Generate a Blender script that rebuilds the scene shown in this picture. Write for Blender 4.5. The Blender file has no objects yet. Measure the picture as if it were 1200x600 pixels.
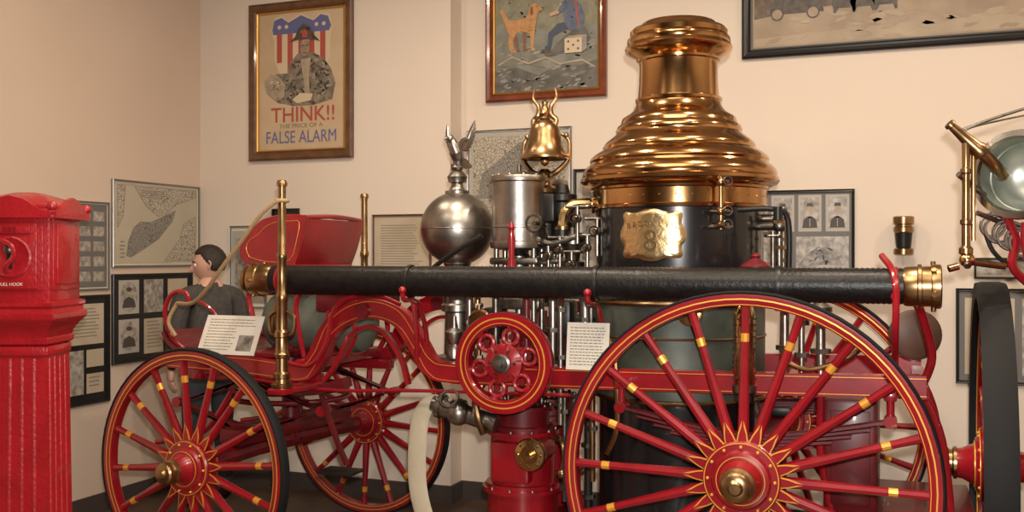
import bpy, bmesh, math, random
from mathutils import Vector as V, Matrix
random.seed(7)
pi=math.pi
scn=bpy.context.scene
try:
    scn.view_settings.view_transform='Standard'
except Exception: pass

# ---------------------------------------------------------------- materials
def nt(name):
    m=bpy.data.materials.new(name); m.use_nodes=True
    return m,m.node_tree,m.node_tree.nodes['Principled BSDF']
def mat(name,c,metal=0.0,rough=0.5,c2=None,scale=8.0,bump=0.0,bscale=60.0,coat=0.0,rvar=0.0,spec=None):
    m,t,b=nt(name)
    b.inputs['Base Color'].default_value=(*c,1); b.inputs['Metallic'].default_value=metal
    b.inputs['Roughness'].default_value=rough
    if spec is not None: b.inputs['Specular IOR Level'].default_value=spec
    if coat: b.inputs['Coat Weight'].default_value=coat; b.inputs['Coat Roughness'].default_value=0.08
    tc=t.nodes.new('ShaderNodeTexCoord')
    if c2 is not None or rvar:
        n=t.nodes.new('ShaderNodeTexNoise'); n.inputs['Scale'].default_value=scale; n.inputs['Detail'].default_value=6
        t.links.new(tc.outputs['Object'],n.inputs['Vector'])
        if c2 is not None:
            r=t.nodes.new('ShaderNodeValToRGB'); r.color_ramp.elements[0].position=.35; r.color_ramp.elements[1].position=.65
            r.color_ramp.elements[0].color=(*c,1); r.color_ramp.elements[1].color=(*c2,1)
            t.links.new(n.outputs['Fac'],r.inputs['Fac']); t.links.new(r.outputs['Color'],b.inputs['Base Color'])
        if rvar:
            mr=t.nodes.new('ShaderNodeMapRange'); mr.inputs['To Min'].default_value=max(.02,rough-rvar); mr.inputs['To Max'].default_value=rough+rvar
            t.links.new(n.outputs['Fac'],mr.inputs['Value']); t.links.new(mr.outputs['Result'],b.inputs['Roughness'])
    if bump:
        n2=t.nodes.new('ShaderNodeTexNoise'); n2.inputs['Scale'].default_value=bscale; n2.inputs['Detail'].default_value=4
        t.links.new(tc.outputs['Object'],n2.inputs['Vector'])
        bp=t.nodes.new('ShaderNodeBump'); bp.inputs['Strength'].default_value=bump; bp.inputs['Distance'].default_value=.01
        t.links.new(n2.outputs['Fac'],bp.inputs['Height']); t.links.new(bp.outputs['Normal'],b.inputs['Normal'])
    return m
def mapmat(name,c,line,scale,w=.03):
    m,t,b=nt(name); b.inputs['Roughness'].default_value=.45
    tc=t.nodes.new('ShaderNodeTexCoord')
    n=t.nodes.new('ShaderNodeTexNoise'); n.inputs['Scale'].default_value=5
    t.links.new(tc.outputs['Object'],n.inputs['Vector'])
    mx=t.nodes.new('ShaderNodeMixRGB'); mx.inputs['Fac'].default_value=.06
    t.links.new(tc.outputs['Object'],mx.inputs['Color1']); t.links.new(n.outputs['Color'],mx.inputs['Color2'])
    v=t.nodes.new('ShaderNodeTexVoronoi'); v.feature='DISTANCE_TO_EDGE'; v.inputs['Scale'].default_value=scale
    t.links.new(mx.outputs['Color'],v.inputs['Vector'])
    r=t.nodes.new('ShaderNodeValToRGB'); r.color_ramp.elements[0].color=(*line,1); r.color_ramp.elements[1].color=(*c,1)
    r.color_ramp.elements[0].position=w*.5; r.color_ramp.elements[1].position=w*1.6
    t.links.new(v.outputs['Distance'],r.inputs['Fac']); t.links.new(r.outputs['Color'],b.inputs['Base Color'])
    return m

RED=mat('red_enamel',(.30,.006,.013),0,.28,c2=(.21,.004,.009),scale=5,coat=.55,bump=.03,bscale=25)
REDD=mat('red_enamel_dull',(.15,.005,.009),0,.4,c2=(.08,.003,.006),scale=7,coat=.2)
REDBOX=mat('alarm_red_paint',(.38,.009,.015),0,.36,c2=(.31,.007,.012),scale=10,coat=.35,bump=.3,bscale=60)
GOLD=mat('gold_leaf',(.75,.36,.05),.35,.35)
BRASS=mat('polished_brass',(.68,.46,.22),1,.2,c2=(.52,.32,.14),scale=4,rvar=.06)
BRASSD=mat('aged_brass',(.42,.27,.13),1,.3,c2=(.25,.15,.07),scale=14)
DOME=mat('dome_brass',(.66,.39,.17),1,.15,c2=(.42,.22,.085),scale=3.5,rvar=.07,bump=.06,bscale=9)
NICK=mat('nickel_plate',(.40,.37,.33),1,.36,c2=(.27,.245,.215),scale=9,bump=.06,bscale=30)
CHROME=mat('polished_steel',(.66,.64,.60),1,.18,c2=(.50,.48,.45),scale=6)
STEEL=mat('worn_steel',(.26,.24,.21),1,.38,c2=(.12,.11,.09),scale=18)
BLK=mat('black_jacket',(.008,.008,.009),0,.24,coat=.4)
BLKM=mat('black_iron',(.014,.013,.012),.3,.4)
RUB=mat('tire_rubber',(.008,.008,.008),0,.7,bump=.1,spec=.25)
HOSE=mat('hose_rubber',(.007,.006,.006),0,.38,c2=(.012,.010,.009),scale=30,bump=.25,bscale=50,spec=.3)
GREEN=mat('tarnished_jacket',(.075,.085,.065),.3,.48,c2=(.03,.035,.027),scale=4)
TANKG=mat('tank_grey_green',(.16,.18,.14),.2,.45,c2=(.09,.10,.08),scale=5)
CANVAS=mat('canvas_hose',(.46,.40,.29),0,.85,bump=.3,bscale=150)
ROPE=mat('rope_fibre',(.42,.28,.14),0,.9,bump=.5,bscale=200)
LEATH=mat('brown_leather',(.10,.045,.025),0,.5,c2=(.06,.03,.02))
CUSH=mat('cushion_leather',(.02,.014,.014),0,.35,bump=.2,bscale=20)
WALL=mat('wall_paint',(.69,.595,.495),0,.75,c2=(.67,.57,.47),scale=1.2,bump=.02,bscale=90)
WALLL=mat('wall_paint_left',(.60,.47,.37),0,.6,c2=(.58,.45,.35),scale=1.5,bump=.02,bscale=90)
WALLDARK=mat('wall_unseen_dark',(.10,.052,.03),0,.5,c2=(.07,.035,.02),scale=3)  # invented dark finish for the unseen wall: deepens metal reflections, cuts fill
CEIL=mat('ceiling_paint',(.45,.37,.28),0,.8)
BASE=mat('baseboard_vinyl',(.055,.042,.036),0,.45)
WHITE=mat('card_white',(.64,.60,.52),0,.6)
PAPER=mat('aged_paper',(.48,.40,.29),0,.6,c2=(.40,.32,.22),scale=5)
PAPERB=mat('buff_paper',(.50,.37,.23),0,.6,c2=(.43,.31,.18),scale=4)
INK=mat('ink',(.06,.05,.045),0,.6)
INKG=mat('faded_ink',(.22,.19,.15),0,.6)
GREYM=mat('mat_board_grey',(.13,.12,.11),0,.6)
GREYL=mat('mat_board_light',(.38,.35,.30),0,.6)
PHOTO=mat('old_photo',(.08,.07,.06),0,.4,c2=(.30,.26,.22),scale=24)
PHOTOL=mat('old_photo_light',(.17,.15,.13),0,.4,c2=(.42,.37,.31),scale=28)
MAPM=mapmat('map_street',(.44,.39,.30),(.14,.12,.10),48,.06)
MAPD=mapmat('map_land',(.26,.235,.20),(.10,.09,.075),60,.07)
FWOOD=mat('frame_walnut',(.14,.060,.022),0,.35,c2=(.08,.033,.012),scale=12,coat=.3)
FMAHO=mat('frame_mahogany',(.20,.045,.016),0,.25,c2=(.12,.025,.01),scale=10,coat=.5)
FGOLD=mat('frame_gilt',(.55,.30,.07),.8,.35)
FBLK=mat('frame_black',(.012,.011,.011),0,.3)
FSILV=mat('frame_silver',(.30,.29,.27),.8,.35)
FLOOR,t,b=nt('floor_tile'); tc=t.nodes.new('ShaderNodeTexCoord'); br=t.nodes.new('ShaderNodeTexBrick')
br.inputs['Scale'].default_value=1.0; br.inputs['Brick Width'].default_value=.3; br.inputs['Row Height'].default_value=.3; br.offset=0
br.inputs['Mortar Size'].default_value=.004
br.inputs['Color1'].default_value=(.08,.045,.03,1); br.inputs['Color2'].default_value=(.10,.06,.038,1); br.inputs['Mortar'].default_value=(.04,.028,.022,1)
t.links.new(tc.outputs['Object'],br.inputs['Vector']); t.links.new(br.outputs['Color'],b.inputs['Base Color']); b.inputs['Roughness'].default_value=.4

# ---------------------------------------------------------------- geometry helper
def basis(ax):
    w=V(ax).normalized(); a=V((0,0,1)) if abs(w.z)<.9 else V((1,0,0))
    u=a.cross(w).normalized(); v=w.cross(u); return u,v,w
def catmull(P,res):
    P=[V(p) for p in P]; out=[]
    n=len(P)
    for i in range(n-1):
        p0=P[max(i-1,0)];p1=P[i];p2=P[i+1];p3=P[min(i+2,n-1)]
        for k in range(res):
            t=k/res
            out.append(.5*((2*p1)+(-p0+p2)*t+(2*p0-5*p1+4*p2-p3)*t*t+(-p0+3*p1-3*p2+p3)*t**3))
    out.append(P[-1]); return out
def empty(name,loc,parent=None):
    e=bpy.data.objects.new(name,None); e.empty_display_size=.1; e.location=loc; scn.collection.objects.link(e)
    return e
def attach(o,parent):
    if parent is not None:
        o.parent=parent; o.matrix_parent_inverse=Matrix.Translation(-V(parent.location))
class G:
    def __init__(s,xf=None): s.v=[];s.f=[];s.m=[];s.mats=[];s.xf=xf
    def mi(s,m):
        if m not in s.mats: s.mats.append(m)
        return s.mats.index(m)
    def add(s,vs,fs,m):
        b=len(s.v); i=s.mi(m)
        s.v+= [ (s.xf@V(p)) if s.xf else V(p) for p in vs]
        for f in fs: s.f.append([b+k for k in f]); s.m.append(i)
    def lathe(s,o,ax,prof,m,seg=32,closed=False,caps=True):
        o=V(o);u,v,w=basis(ax);vs=[]
        for r,h in prof:
            for k in range(seg):
                a=2*pi*k/seg; vs.append(o+w*h+(u*math.cos(a)+v*math.sin(a))*r)
        fs=[];n=len(prof)
        for i in range(n if closed else n-1):
            j=(i+1)%n
            for k in range(seg):
                l=(k+1)%seg; fs.append([i*seg+k,i*seg+l,j*seg+l,j*seg+k])
        if caps and not closed:
            fs.append(list(range(seg))[::-1]); fs.append([(n-1)*seg+k for k in range(seg)])
        s.add(vs,fs,m)
    def cyl(s,a,b,r,m,r2=None,seg=16):
        a=V(a);b=V(b); L=(b-a).length
        s.lathe(a,b-a,[(r,0),(r if r2 is None else r2,L)],m,seg)
    def ball(s,c,r,m,seg=20,sc=(1,1,1)):
        n=seg//2; vs=[];c=V(c)
        for i in range(n+1):
            t=pi*i/n; rr=max(math.sin(t),1e-3)
            for k in range(seg):
                a=2*pi*k/seg; vs.append(c+V((r*sc[0]*rr*math.cos(a),r*sc[1]*rr*math.sin(a),-r*sc[2]*math.cos(t))))
        fs=[[i*seg+k,i*seg+(k+1)%seg,(i+1)*seg+(k+1)%seg,(i+1)*seg+k] for i in range(n) for k in range(seg)]
        fs.append(list(range(seg))[::-1]); fs.append([n*seg+k for k in range(seg)])
        s.add(vs,fs,m)
    def torus(s,c,ax,R,r,m,seg=40,sub=10,rz=None):
        rz=rz or r
        s.lathe(c,ax,[(R+r*math.cos(2*pi*k/sub),rz*math.sin(2*pi*k/sub)) for k in range(sub)],m,seg,closed=True)
    def tube(s,P,r,m,seg=10,res=6,smooth=True,flat=None,closed=False):
        n0=len(P); rs=r if isinstance(r,(list,tuple)) else [r]*n0
        if smooth and n0>2:
            Q=catmull(P,res); R=[]
            for i in range(n0-1):
                for k in range(res): R.append(rs[i]+(rs[i+1]-rs[i])*k/res)
            R.append(rs[-1])
        else: Q=[V(p) for p in P]; R=list(rs)
        vs=[];pu=None
        for i,q in enumerate(Q):
            t=(Q[min(i+1,len(Q)-1)]-Q[max(i-1,0)]).normalized()
            if pu is None: pu=basis(t)[0]
            pu=(pu-t*pu.dot(t)).normalized(); pv=t.cross(pu)
            for k in range(seg):
                a=2*pi*k/seg; d=(pu*math.cos(a)+pv*math.sin(a))*R[i]
                if flat: d=V((d.x*flat[0],d.y*flat[1],d.z*flat[2]))
                vs.append(q+d)
        n=len(Q)
        fs=[[i*seg+k,i*seg+(k+1)%seg,(i+1)*seg+(k+1)%seg,(i+1)*seg+k] for i in range(n-1) for k in range(seg)]
        fs.append(list(range(seg))[::-1]); fs.append([(n-1)*seg+k for k in range(seg)])
        s.add(vs,fs,m)
    def prism(s,poly,o,u,v,th,m):
        o=V(o);u=V(u);v=V(v);w=u.cross(v).normalized();n=len(poly)
        A=[o+u*p[0]+v*p[1] for p in poly]; B=[p+w*th for p in A]
        fs=[list(range(n))[::-1],[n+k for k in range(n)]]+[[k,(k+1)%n,n+(k+1)%n,n+k] for k in range(n)]
        s.add(A+B,fs,m)
    def box(s,c,sz,m,bev=.0,rz=0.0):
        bm=bmesh.new(); bmesh.ops.create_cube(bm,size=1)
        for q in bm.verts: q.co=V((q.co.x*sz[0],q.co.y*sz[1],q.co.z*sz[2]))
        if bev>0: bmesh.ops.bevel(bm,geom=bm.edges[:],offset=bev,segments=2,affect='EDGES',profile=.5)
        R=Matrix.Rotation(rz,3,'Z'); bm.verts.index_update()
        s.add([R@q.co+V(c) for q in bm.verts],[[q.index for q in f.verts] for f in bm.faces],m); bm.free()
    def bolts(s,c,ax,R,n,r,h,m,ph=0):
        u,v,w=basis(ax);c=V(c)
        for k in range(n):
            a=2*pi*k/n+ph; p=c+(u*math.cos(a)+v*math.sin(a))*R
            s.lathe(p,w,[(r,0),(r,h*.7),(r*.6,h)],m,8)
    def strip(s,P,y0,y1,th,m,res=8):
        Q=catmull([(p[0],0,p[1]) for p in P],res)
        top=[];bot=[]
        for i,q in enumerate(Q):
            t=(Q[min(i+1,len(Q)-1)]-Q[max(i-1,0)]).normalized(); n=V((-t.z,0,t.x))
            top.append(q+n*th/2); bot.append(q-n*th/2)
        n=len(Q); vs=[]
        for a,b in zip(top,bot):
            vs+= [V((a.x,y0,a.z)),V((a.x,y1,a.z)),V((b.x,y1,b.z)),V((b.x,y0,b.z))]
        fs=[[i*4+k,i*4+(k+1)%4,(i+1)*4+(k+1)%4,(i+1)*4+k] for i in range(n-1) for k in range(4)]
        fs+=[[0,1,2,3],[(n-1)*4+k for k in range(4)]]
        s.add(vs,fs,m)
    def done(s,name,parent=None,ang=35,loc=None):
        me=bpy.data.meshes.new(name); me.from_pydata([tuple(p) for p in s.v],[],s.f)
        for m in s.mats: me.materials.append(m)
        me.polygons.foreach_set('material_index',s.m)
        bm=bmesh.new(); bm.from_mesh(me); bmesh.ops.recalc_face_normals(bm,faces=bm.faces[:]); bm.to_mesh(me); bm.free()
        me.polygons.foreach_set('use_smooth',[True]*len(me.polygons))
        try: me.set_sharp_from_angle(angle=math.radians(ang))
        except Exception: pass
        o=bpy.data.objects.new(name,me); scn.collection.objects.link(o); attach(o,parent); return o
def txt(name,body,size,loc,u,v,m,parent,ext=.001,align='CENTER',sx=1.0,bold=0.0):
    cu=bpy.data.curves.new(name,'FONT'); cu.body=body; cu.size=size; cu.extrude=ext; cu.align_x=align; cu.align_y='CENTER'; cu.offset=bold
    cu.materials.append(m); o=bpy.data.objects.new(name,cu); scn.collection.objects.link(o)
    u=V(u).normalized();v=V(v).normalized();w=u.cross(v)
    M=Matrix(((u.x*sx,v.x,w.x,loc[0]),(u.y*sx,v.y,w.y,loc[1]),(u.z*sx,v.z,w.z,loc[2]),(0,0,0,1)))
    attach(o,parent); o.matrix_basis=M
    return o

# ---------------------------------------------------------------- room
XL=-4.823; YL=6.10; YR=6.28; XJ=-2.783; XR=3.6; YB=-2.2; ZC=4.1
def slab(name,lo,hi,m):
    g=G(); c=[(a+b)/2 for a,b in zip(lo,hi)]; g.box(c,[b-a for a,b in zip(lo,hi)],m); return g.done(name)
slab('floor',(XL-.1,YB-.1,-.1),(XR+.1,YR+.2,0),FLOOR)
slab('ceiling',(XL-.1,YB-.1,ZC),(XR+.1,YR+.2,ZC+.1),CEIL)
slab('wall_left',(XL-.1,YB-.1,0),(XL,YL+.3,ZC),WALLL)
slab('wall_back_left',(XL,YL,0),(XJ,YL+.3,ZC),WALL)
slab('wall_back_right',(XJ,YR,0),(XR+.1,YR+.12,ZC),WALL)
slab('wall_right',(XR,YB-.1,0),(XR+.1,YR,ZC),WALL)
slab('wall_front',(XL,YB-.1,0),(XR,YB,ZC),WALLDARK)
slab('baseboard_left',(XL,YB,0),(XL+.015,YL,.12),BASE)
slab('baseboard_back_left',(XL+.015,YL-.015,0),(XJ+.015,YL,.12),BASE)
slab('baseboard_jog',(XJ,YL,0),(XJ+.015,YR,.12),BASE)
slab('baseboard_back_right',(XJ+.015,YR-.015,0),(XR,YR,.12),BASE)

# ---------------------------------------------------------------- wheels
def wheel(g,c,ax,R,n,ph=0,red=RED,black=RUB,hub=1.0,big=True,tw=.028,td=.016,cap=BRASSD):
    c=V(c);u,v,w=basis(ax)
    g.lathe(c,w,[(R-td,-tw),(R-.006,-tw-.003),(R,-tw*.6),(R,tw*.6),(R-.006,tw+.003),(R-td,tw)],black,72,closed=True)
    R=R-(td-.016)
    g.lathe(c,w,[(R-.066,-.022),(R-.058,-.027),(R-.017,-.027),(R-.017,.027),(R-.058,.027),(R-.066,.022)],red,72,closed=True)
    for sg in (1,-1):
        g.lathe(c+w*sg*.0272,w,[(R-.040,0),(R-.034,0),(R-.034,.0008*sg),(R-.040,.0008*sg)],GOLD,72,closed=True)
    g.lathe(c,w,[(R-.0605,-.0275),(R-.0575,-.0278),(R-.0575,.0278),(R-.0605,.0275)],GOLD,72,closed=True)
    hr=.155*hub
    for k in range(n):
        a=2*pi*k/n+ph; d=u*math.cos(a)+v*math.sin(a); t=w.cross(d)
        L=R-.062
        rr=[.9,1.15,1.0,.85,.8,.95]; s0=.0205 if big else .0185
        ps=[c+d*(hr*.7+(L-hr*.7)*q) for q in (0,.15,.4,.65,.85,1)]
        g.tube(ps,[s0*q for q in rr],red,seg=8,smooth=False)
        q=hr*.7+(L-hr*.7)*.78
        g.cyl(c+d*(q-.017),c+d*(q+.017),s0*.88,GOLD,seg=10)
        if big:
            o=c+w*.017
            g.prism([(hr*.95,-.024),(hr*1.2,-.018),(hr*1.60,0),(hr*1.2,.018),(hr*.95,.024)],o,d,t,.0045,GOLD)
            g.prism([(hr*.95,-.019),(hr*1.18,-.0135),(hr*1.46,0),(hr*1.18,.0135),(hr*.95,.019)],o,d,t,.0068,red)
    for sg in (1,-1):
        g.lathe(c,w*sg,[(hr*.6,.0),(hr,.012),(hr,.036),(hr*.96,.042),(hr*.78,.044),(hr*.72,.058),(hr*.56,.062),(hr*.5,.085),(hr*.42,.11),(hr*.40,.135)],red,40)
        g.lathe(c+w*sg*.043,w*sg,[(hr*.94,-.004),(hr*.965,-.004),(hr*.965,.001),(hr*.94,.001)],GOLD,48,closed=True)
        g.bolts(c+w*sg*.042,w*sg,hr*.86,n//2+2,.0065,.010,GOLD)
        g.lathe(c+w*sg*.0615,w*sg,[(hr*.61,-.004),(hr*.63,-.004),(hr*.63,.002),(hr*.61,.002)],GOLD,40,closed=True)
    g.lathe(c+w*.13,w,[(hr*.44,0),(hr*.44,.012),(hr*.36,.018),(hr*.34,.03),(hr*.38,.034),(hr*.38,.058),(hr*.33,.066),(hr*.2,.070),(hr*.14,.082),(.0005,.083)],cap,32)

ENG=empty('steam_fire_engine',(-1.9,4.89,0))
def P(g,name): return g.done(name,ENG)
YN=4.11; YC=4.89; YF=5.67
g=G(); wheel(g,(-.578,YN,.76),(0,-1,0),.76,20,ph=math.radians(-1),td=.012); P(g,'rear_wheel_near')
g=G(); wheel(g,(-.578,YF,.76),(0,1,0),.76,20); P(g,'rear_wheel_far')
ax=V((-.087,-.996,0)).normalized(); cn=V((-3.305,YN,.60)); cf=cn-ax*1.56
g=G(); wheel(g,cn,ax,.60,16,ph=.1,hub=.9,big=True); P(g,'front_wheel_near')
g=G(); wheel(g,cf,-ax,.60,16,ph=.05,hub=.9); P(g,'front_wheel_far')
g=G()
g.cyl((-.578,YN+.02,.76),(-.578,YF-.02,.76),.035,REDD); g.box((-.578,YC,.76),(.09,1.3,.09),REDD,.015)
g.cyl(cn-ax*.02,cf+ax*.02,.032,REDD); g.tube([cn-ax*.15,cn-ax*.78+V((0,0,.02)),cf+ax*.15],.045,REDD)
g.box(((cn+cf)/2+V((0,0,.10)))[:],(.16,1.0,.09),REDD,.02,rz=-.087)
P(g,'axles')
pc=(cn+cf)/2
g=G()
g.torus((pc.x,YC,.86),(0,0,1),.32,.022,REDD,rz=.015); g.torus((pc.x,YC,.91),(0,0,1),.32,.022,STEEL,rz=.012)
g.cyl((pc.x,YC,.6),(pc.x,YC,1.1),.05,REDD)
for y in (4.5,5.28):
    for i in range(5):
        L=.46-.08*i
        g.strip([(pc.x-L,.80-.012*i+.06*(L/.46)**2),(pc.x,.75-.012*i),(pc.x+L,.80-.012*i+.06*(L/.46)**2)],y-.025,y+.025,.010,REDD,6)
        g.strip([(pc.x-L,.90+.012*i-.05*(L/.46)**2),(pc.x,.96+.012*i),(pc.x+L,.90+.012*i-.05*(L/.46)**2)],y-.025,y+.025,.010,REDD,6)
    for sx in (-.46,.46): g.cyl((pc.x+sx,y-.035,.855),(pc.x+sx,y+.035,.855),.028,RED)
    g.box((pc.x,y,1.02),(.9,.06,.06),RED,.01)
    g.tube([(pc.x-.1,y,.95),(pc.x-.3,y,.7),(pc.x-.62,y,.62)],.016,RED)
g.box((pc.x+.05,YC,1.02),(.07,.9,.07),RED,.01); g.box((pc.x-.3,YC,1.02),(.07,.9,.06),RED,.01)
P(g,'fifth_wheel_and_front_springs')
# frame
g=G()
for y,yo in ((4.45,-1),(5.33,1)):
    arch=[(-3.72,1.10),(-3.2,1.08),(-2.88,1.06),(-2.79,1.12),(-2.71,1.27),(-2.60,1.36),(-2.45,1.395),(-2.30,1.35),(-2.20,1.22),(-2.13,1.12),(-2.02,1.09),(-1.6,1.09),(-.9,1.10),(.12,1.12)]
    g.strip(arch,y-.03,y+.03,.095,RED,8)
    off=y+yo*.0305
    g.strip([(a,b+.036) for a,b in arch],off-.001,off+.001,.0025,GOLD,8)
    g.strip([(a,b-.036) for a,b in arch],off-.001,off+.001,.0025,GOLD,8)
    g.strip([(-2.74,1.02),(-2.66,1.12),(-2.60,1.24),(-2.50,1.30),(-2.40,1.28),(-2.30,1.15),(-2.26,1.02)],y-.015,y+.015,.022,RED,8)
    g.cyl((-2.50,y-.05,1.385),(-2.50,y+.05,1.385),.04,REDD)
    ys=y+yo*.12
    for i in range(6):
        L=.56-.075*i
        g.strip([(-.578-L,.90+.09*(L/.56)**2-.013*i),(-.578,.90-.013*i),(-.578+L,.90+.09*(L/.56)**2-.013*i)],ys-.03,ys+.03,.011,REDD,6)
    for sx in (-.56,.56):
        g.cyl((-.578+sx,ys-.04,.99),(-.578+sx,ys+.04,.99),.026,RED); g.cyl((-.578+sx,ys,.99),(-.578+sx,ys,1.08),.016,RED)
        g.box((-.578+sx,(ys+y)/2,1.09),(.05,.16,.04),RED,.008)
    g.box((-.578,ys,.84),(.14,.08,.05),BLKM,.01)
for x in (-3.7,-2.9,-2.02,-1.45,-.45,.1): g.box((x,YC,1.09),(.06,.86,.06),RED,.01)
P(g,'frame_rails')
# rear platform
g=G()
g.box((.02,YC,.52),(.62,.98,.03),REDD,.008); g.box((.02,YC-.49,.53),(.64,.02,.07),BRASSD,.005)
for y in (4.5,5.28):
    g.tube([(.1,y,1.1),(.18,y,.9),(.22,y,.54)],.017,RED); g.tube([(-.25,y,.54),(-.3,y,.8),(-.3,y,1.08)],.017,RED)
g.box((-.18,YC,.80),(.22,.8,.5),REDD,.02)
g.box((-.18,YC-.405,.80),(.16,.01,.40),REDD,.003)
g.tube([(.10,4.45,1.12),(.14,4.42,1.25),(.10,4.36,1.42),(.08,4.30,1.47)],.018,RED)
P(g,'rear_platform')

# ---------------------------------------------------------------- boiler
BX=-.998
g=G()
g.lathe((BX,YC,0),(0,0,1),[(.36,.30),(.39,.34),(.39,1.0)],BLK,64)
g.lathe((BX,YC,0),(0,0,1),[(.40,.98),(.415,1.0),(.415,1.42),(.40,1.45)],GREEN,64)
g.lathe((BX,YC,0),(0,0,1),[(.405,1.44),(.408,1.46),(.408,1.90),(.40,1.905)],BLK,64)
for z in (.99,1.44): g.torus((BX,YC,z),(0,0,1),.413,.012,BRASSD,64,8)
for z in (1.28,): g.torus((BX,YC,z),(0,0,1),.416,.006,BRASSD,64,8)
P(g,'boiler_shell')
g=G()
dp=[(.41,1.885),(.432,1.888),(.434,1.90),(.426,1.905),(.426,1.975),(.434,1.98),(.436,1.99),(.45,1.995),(.474,2.005),(.484,2.02),(.482,2.035),(.472,2.043),(.474,2.052),(.468,2.075),(.452,2.095),(.436,2.105),(.432,2.115),(.436,2.125),(.430,2.14),(.408,2.16),(.382,2.175),(.372,2.182),(.372,2.195),(.364,2.21),(.340,2.232),(.312,2.252),(.306,2.262),(.308,2.275),(.300,2.295),(.286,2.305),(.283,2.318),(.276,2.335),(.25,2.352),(.228,2.368),(.212,2.39),(.206,2.41),(.212,2.418),(.212,2.43),(.198,2.436),(.196,2.46),(.192,2.52),(.19,2.60),(.192,2.625),(.204,2.630),(.206,2.642),(.214,2.648),(.24,2.665),(.258,2.685),(.262,2.70),(.256,2.712),(.248,2.722),(.252,2.735),(.250,2.75),(.236,2.765),(.238,2.79),(.226,2.805),(.19,2.815),(.18,2.835),(.172,2.84),(.16,2.83),(.155,2.6)]
dp=[(r,z if z<2.43 else 2.43+(z-2.43)*.92) for r,z in dp]
g.lathe((BX,YC,0),(0,0,1),dp,DOME,96,caps=False)
g.bolts((BX,YC,1.94),(0,0,1),.428,36,.006,.004,BRASS)
P(g,'boiler_dome_and_stack')
g=G()
th0=math.atan2(-.995,-.10)
def oncyl(x,z,r): 
    a=th0+x/r; return V((BX+r*math.cos(a),YC+r*math.sin(a),z))
N=64; zc=1.757; rings=[0.02,.3,.55,.75,.9,1.0]; vs=[]
def outl(a):
    s=1+.07*math.cos(8*a)+.05*math.cos(4*a+pi)
    return .160*s*math.copysign(abs(math.cos(a))**.72,math.cos(a)), .118*s*math.copysign(abs(math.sin(a))**.72,math.sin(a))
for q in rings:
    for k in range(N):
        x,z=outl(2*pi*k/N); vs.append(oncyl(x*q,zc+z*q,.412+(.014 if q<.92 else (.020 if q<.98 else .006))))
fs=[[i*N+k,i*N+(k+1)%N,(i+1)*N+(k+1)%N,(i+1)*N+k] for i in range(len(rings)-1) for k in range(N)]+[list(range(N))]
PLATE=mat('plate_brass',(.78,.58,.30),1,.3,bump=.35,bscale=30)
g.add(vs,fs,PLATE)
P(g,'number_plate')
ENGR=mat('plate_engraving',(.20,.13,.06),.8,.4)
for i,ch in enumerate('BROOKLYN'):
    x=(i-3.5)*.031; p=oncyl(x,zc+.050-.9*x*x,.4275); a=th0+x/.43; u=V((-math.sin(a),math.cos(a),0))
    txt('plate_letter_%d'%i,ch,.038,p,u,(0,0,1),ENGR,ENG,.0012)
a=th0; u=V((-math.sin(a),math.cos(a),0)); txt('plate_number','8',.14,oncyl(0,zc-.032,.4275),u,(0,0,1),ENGR,ENG,.0015)

g=G()
def cp(deg,r,z):
    a=math.radians(deg); return V((BX+r*math.sin(a),YC-r*math.cos(a),z))
g.cyl(cp(35,.47,1.78),cp(35,.47,2.02),.011,BRASSD)
g.cyl(cp(35,.40,2.0),cp(35,.48,2.0),.012,BRASSD); g.cyl(cp(35,.40,1.8),cp(35,.50,1.8),.012,BRASSD)
for z in (1.80,1.86,1.99):
    g.ball(cp(35,.47,z),.021,BRASSD); g.cyl(cp(35,.47,z),cp(35,.54,z),.008,STEEL); g.torus(cp(35,.54,z),cp(35,1,0)-cp(35,0,0),.02,.004,STEEL,16,6)
g.cyl(cp(29,.46,1.86),cp(43,.46,1.86),.007,STEEL); g.cyl(cp(28,.46,1.79),cp(43,.46,1.79),.008,STEEL)
for dz,dg in ((1.80,80),(1.84,92)):
    p=cp(dg,.50,dz); g.cyl(cp(dg,.38,dz),p,.02,STEEL); g.ball(p,.032,STEEL); g.cyl(p-V((0,0,.28)),p+V((0,0,.05)),.018,STEEL)
    for z in (-.2,-.1,.02): g.lathe(p+V((0,0,z)),(0,0,1),[(.032,-.008),(.032,.008)],BRASSD,8)
p=cp(70,.52,1.82); g.tube([p+V((-.16,-.1,.05)),p+V((0,-.1,.05)),p+V((.06,-.08,0)),p+V((.06,-.05,-.25))],.013,BLKM); g.cyl(p+V((.02,-.12,.0)),p+V((.02,-.12,.06)),.02,BLKM)
g.torus(cp(60,.56,1.75),(0,0,1),.035,.006,STEEL,20,6); g.cyl(cp(60,.56,1.60),cp(60,.56,1.77),.012,STEEL)
g.tube([cp(-75,.40,1.92),cp(-75,.47,1.92),cp(-74,.53,1.91),cp(-73,.56,1.87),cp(-73,.57,1.80)],.028,BRASS); g.lathe(cp(-75,.41,1.92),cp(-75,1,0)-cp(-75,0,0),[(.05,0),(.05,.015)],BRASS)
g.lathe(cp(-73,.57,1.79),(0,0,1),[(.045,0),(.045,.015)],BRASSD)
q=V((-.61,4.40,0))
g.lathe(q,(0,0,1),[(.03,1.02),(.04,1.03),(.042,1.06),(.052,1.07),(.052,1.10),(.04,1.105)],STEEL,24)
g.lathe(q,(0,0,1),[(.04,1.10),(.046,1.11),(.046,1.40),(.036,1.44),(.015,1.46)],BRASS,24)
for z in range(11):
    g.bolts(q+V((0,0,1.125+z*.026)),(0,0,1),.046,14,.004,.008,BLKM,ph=z*.22)
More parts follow.
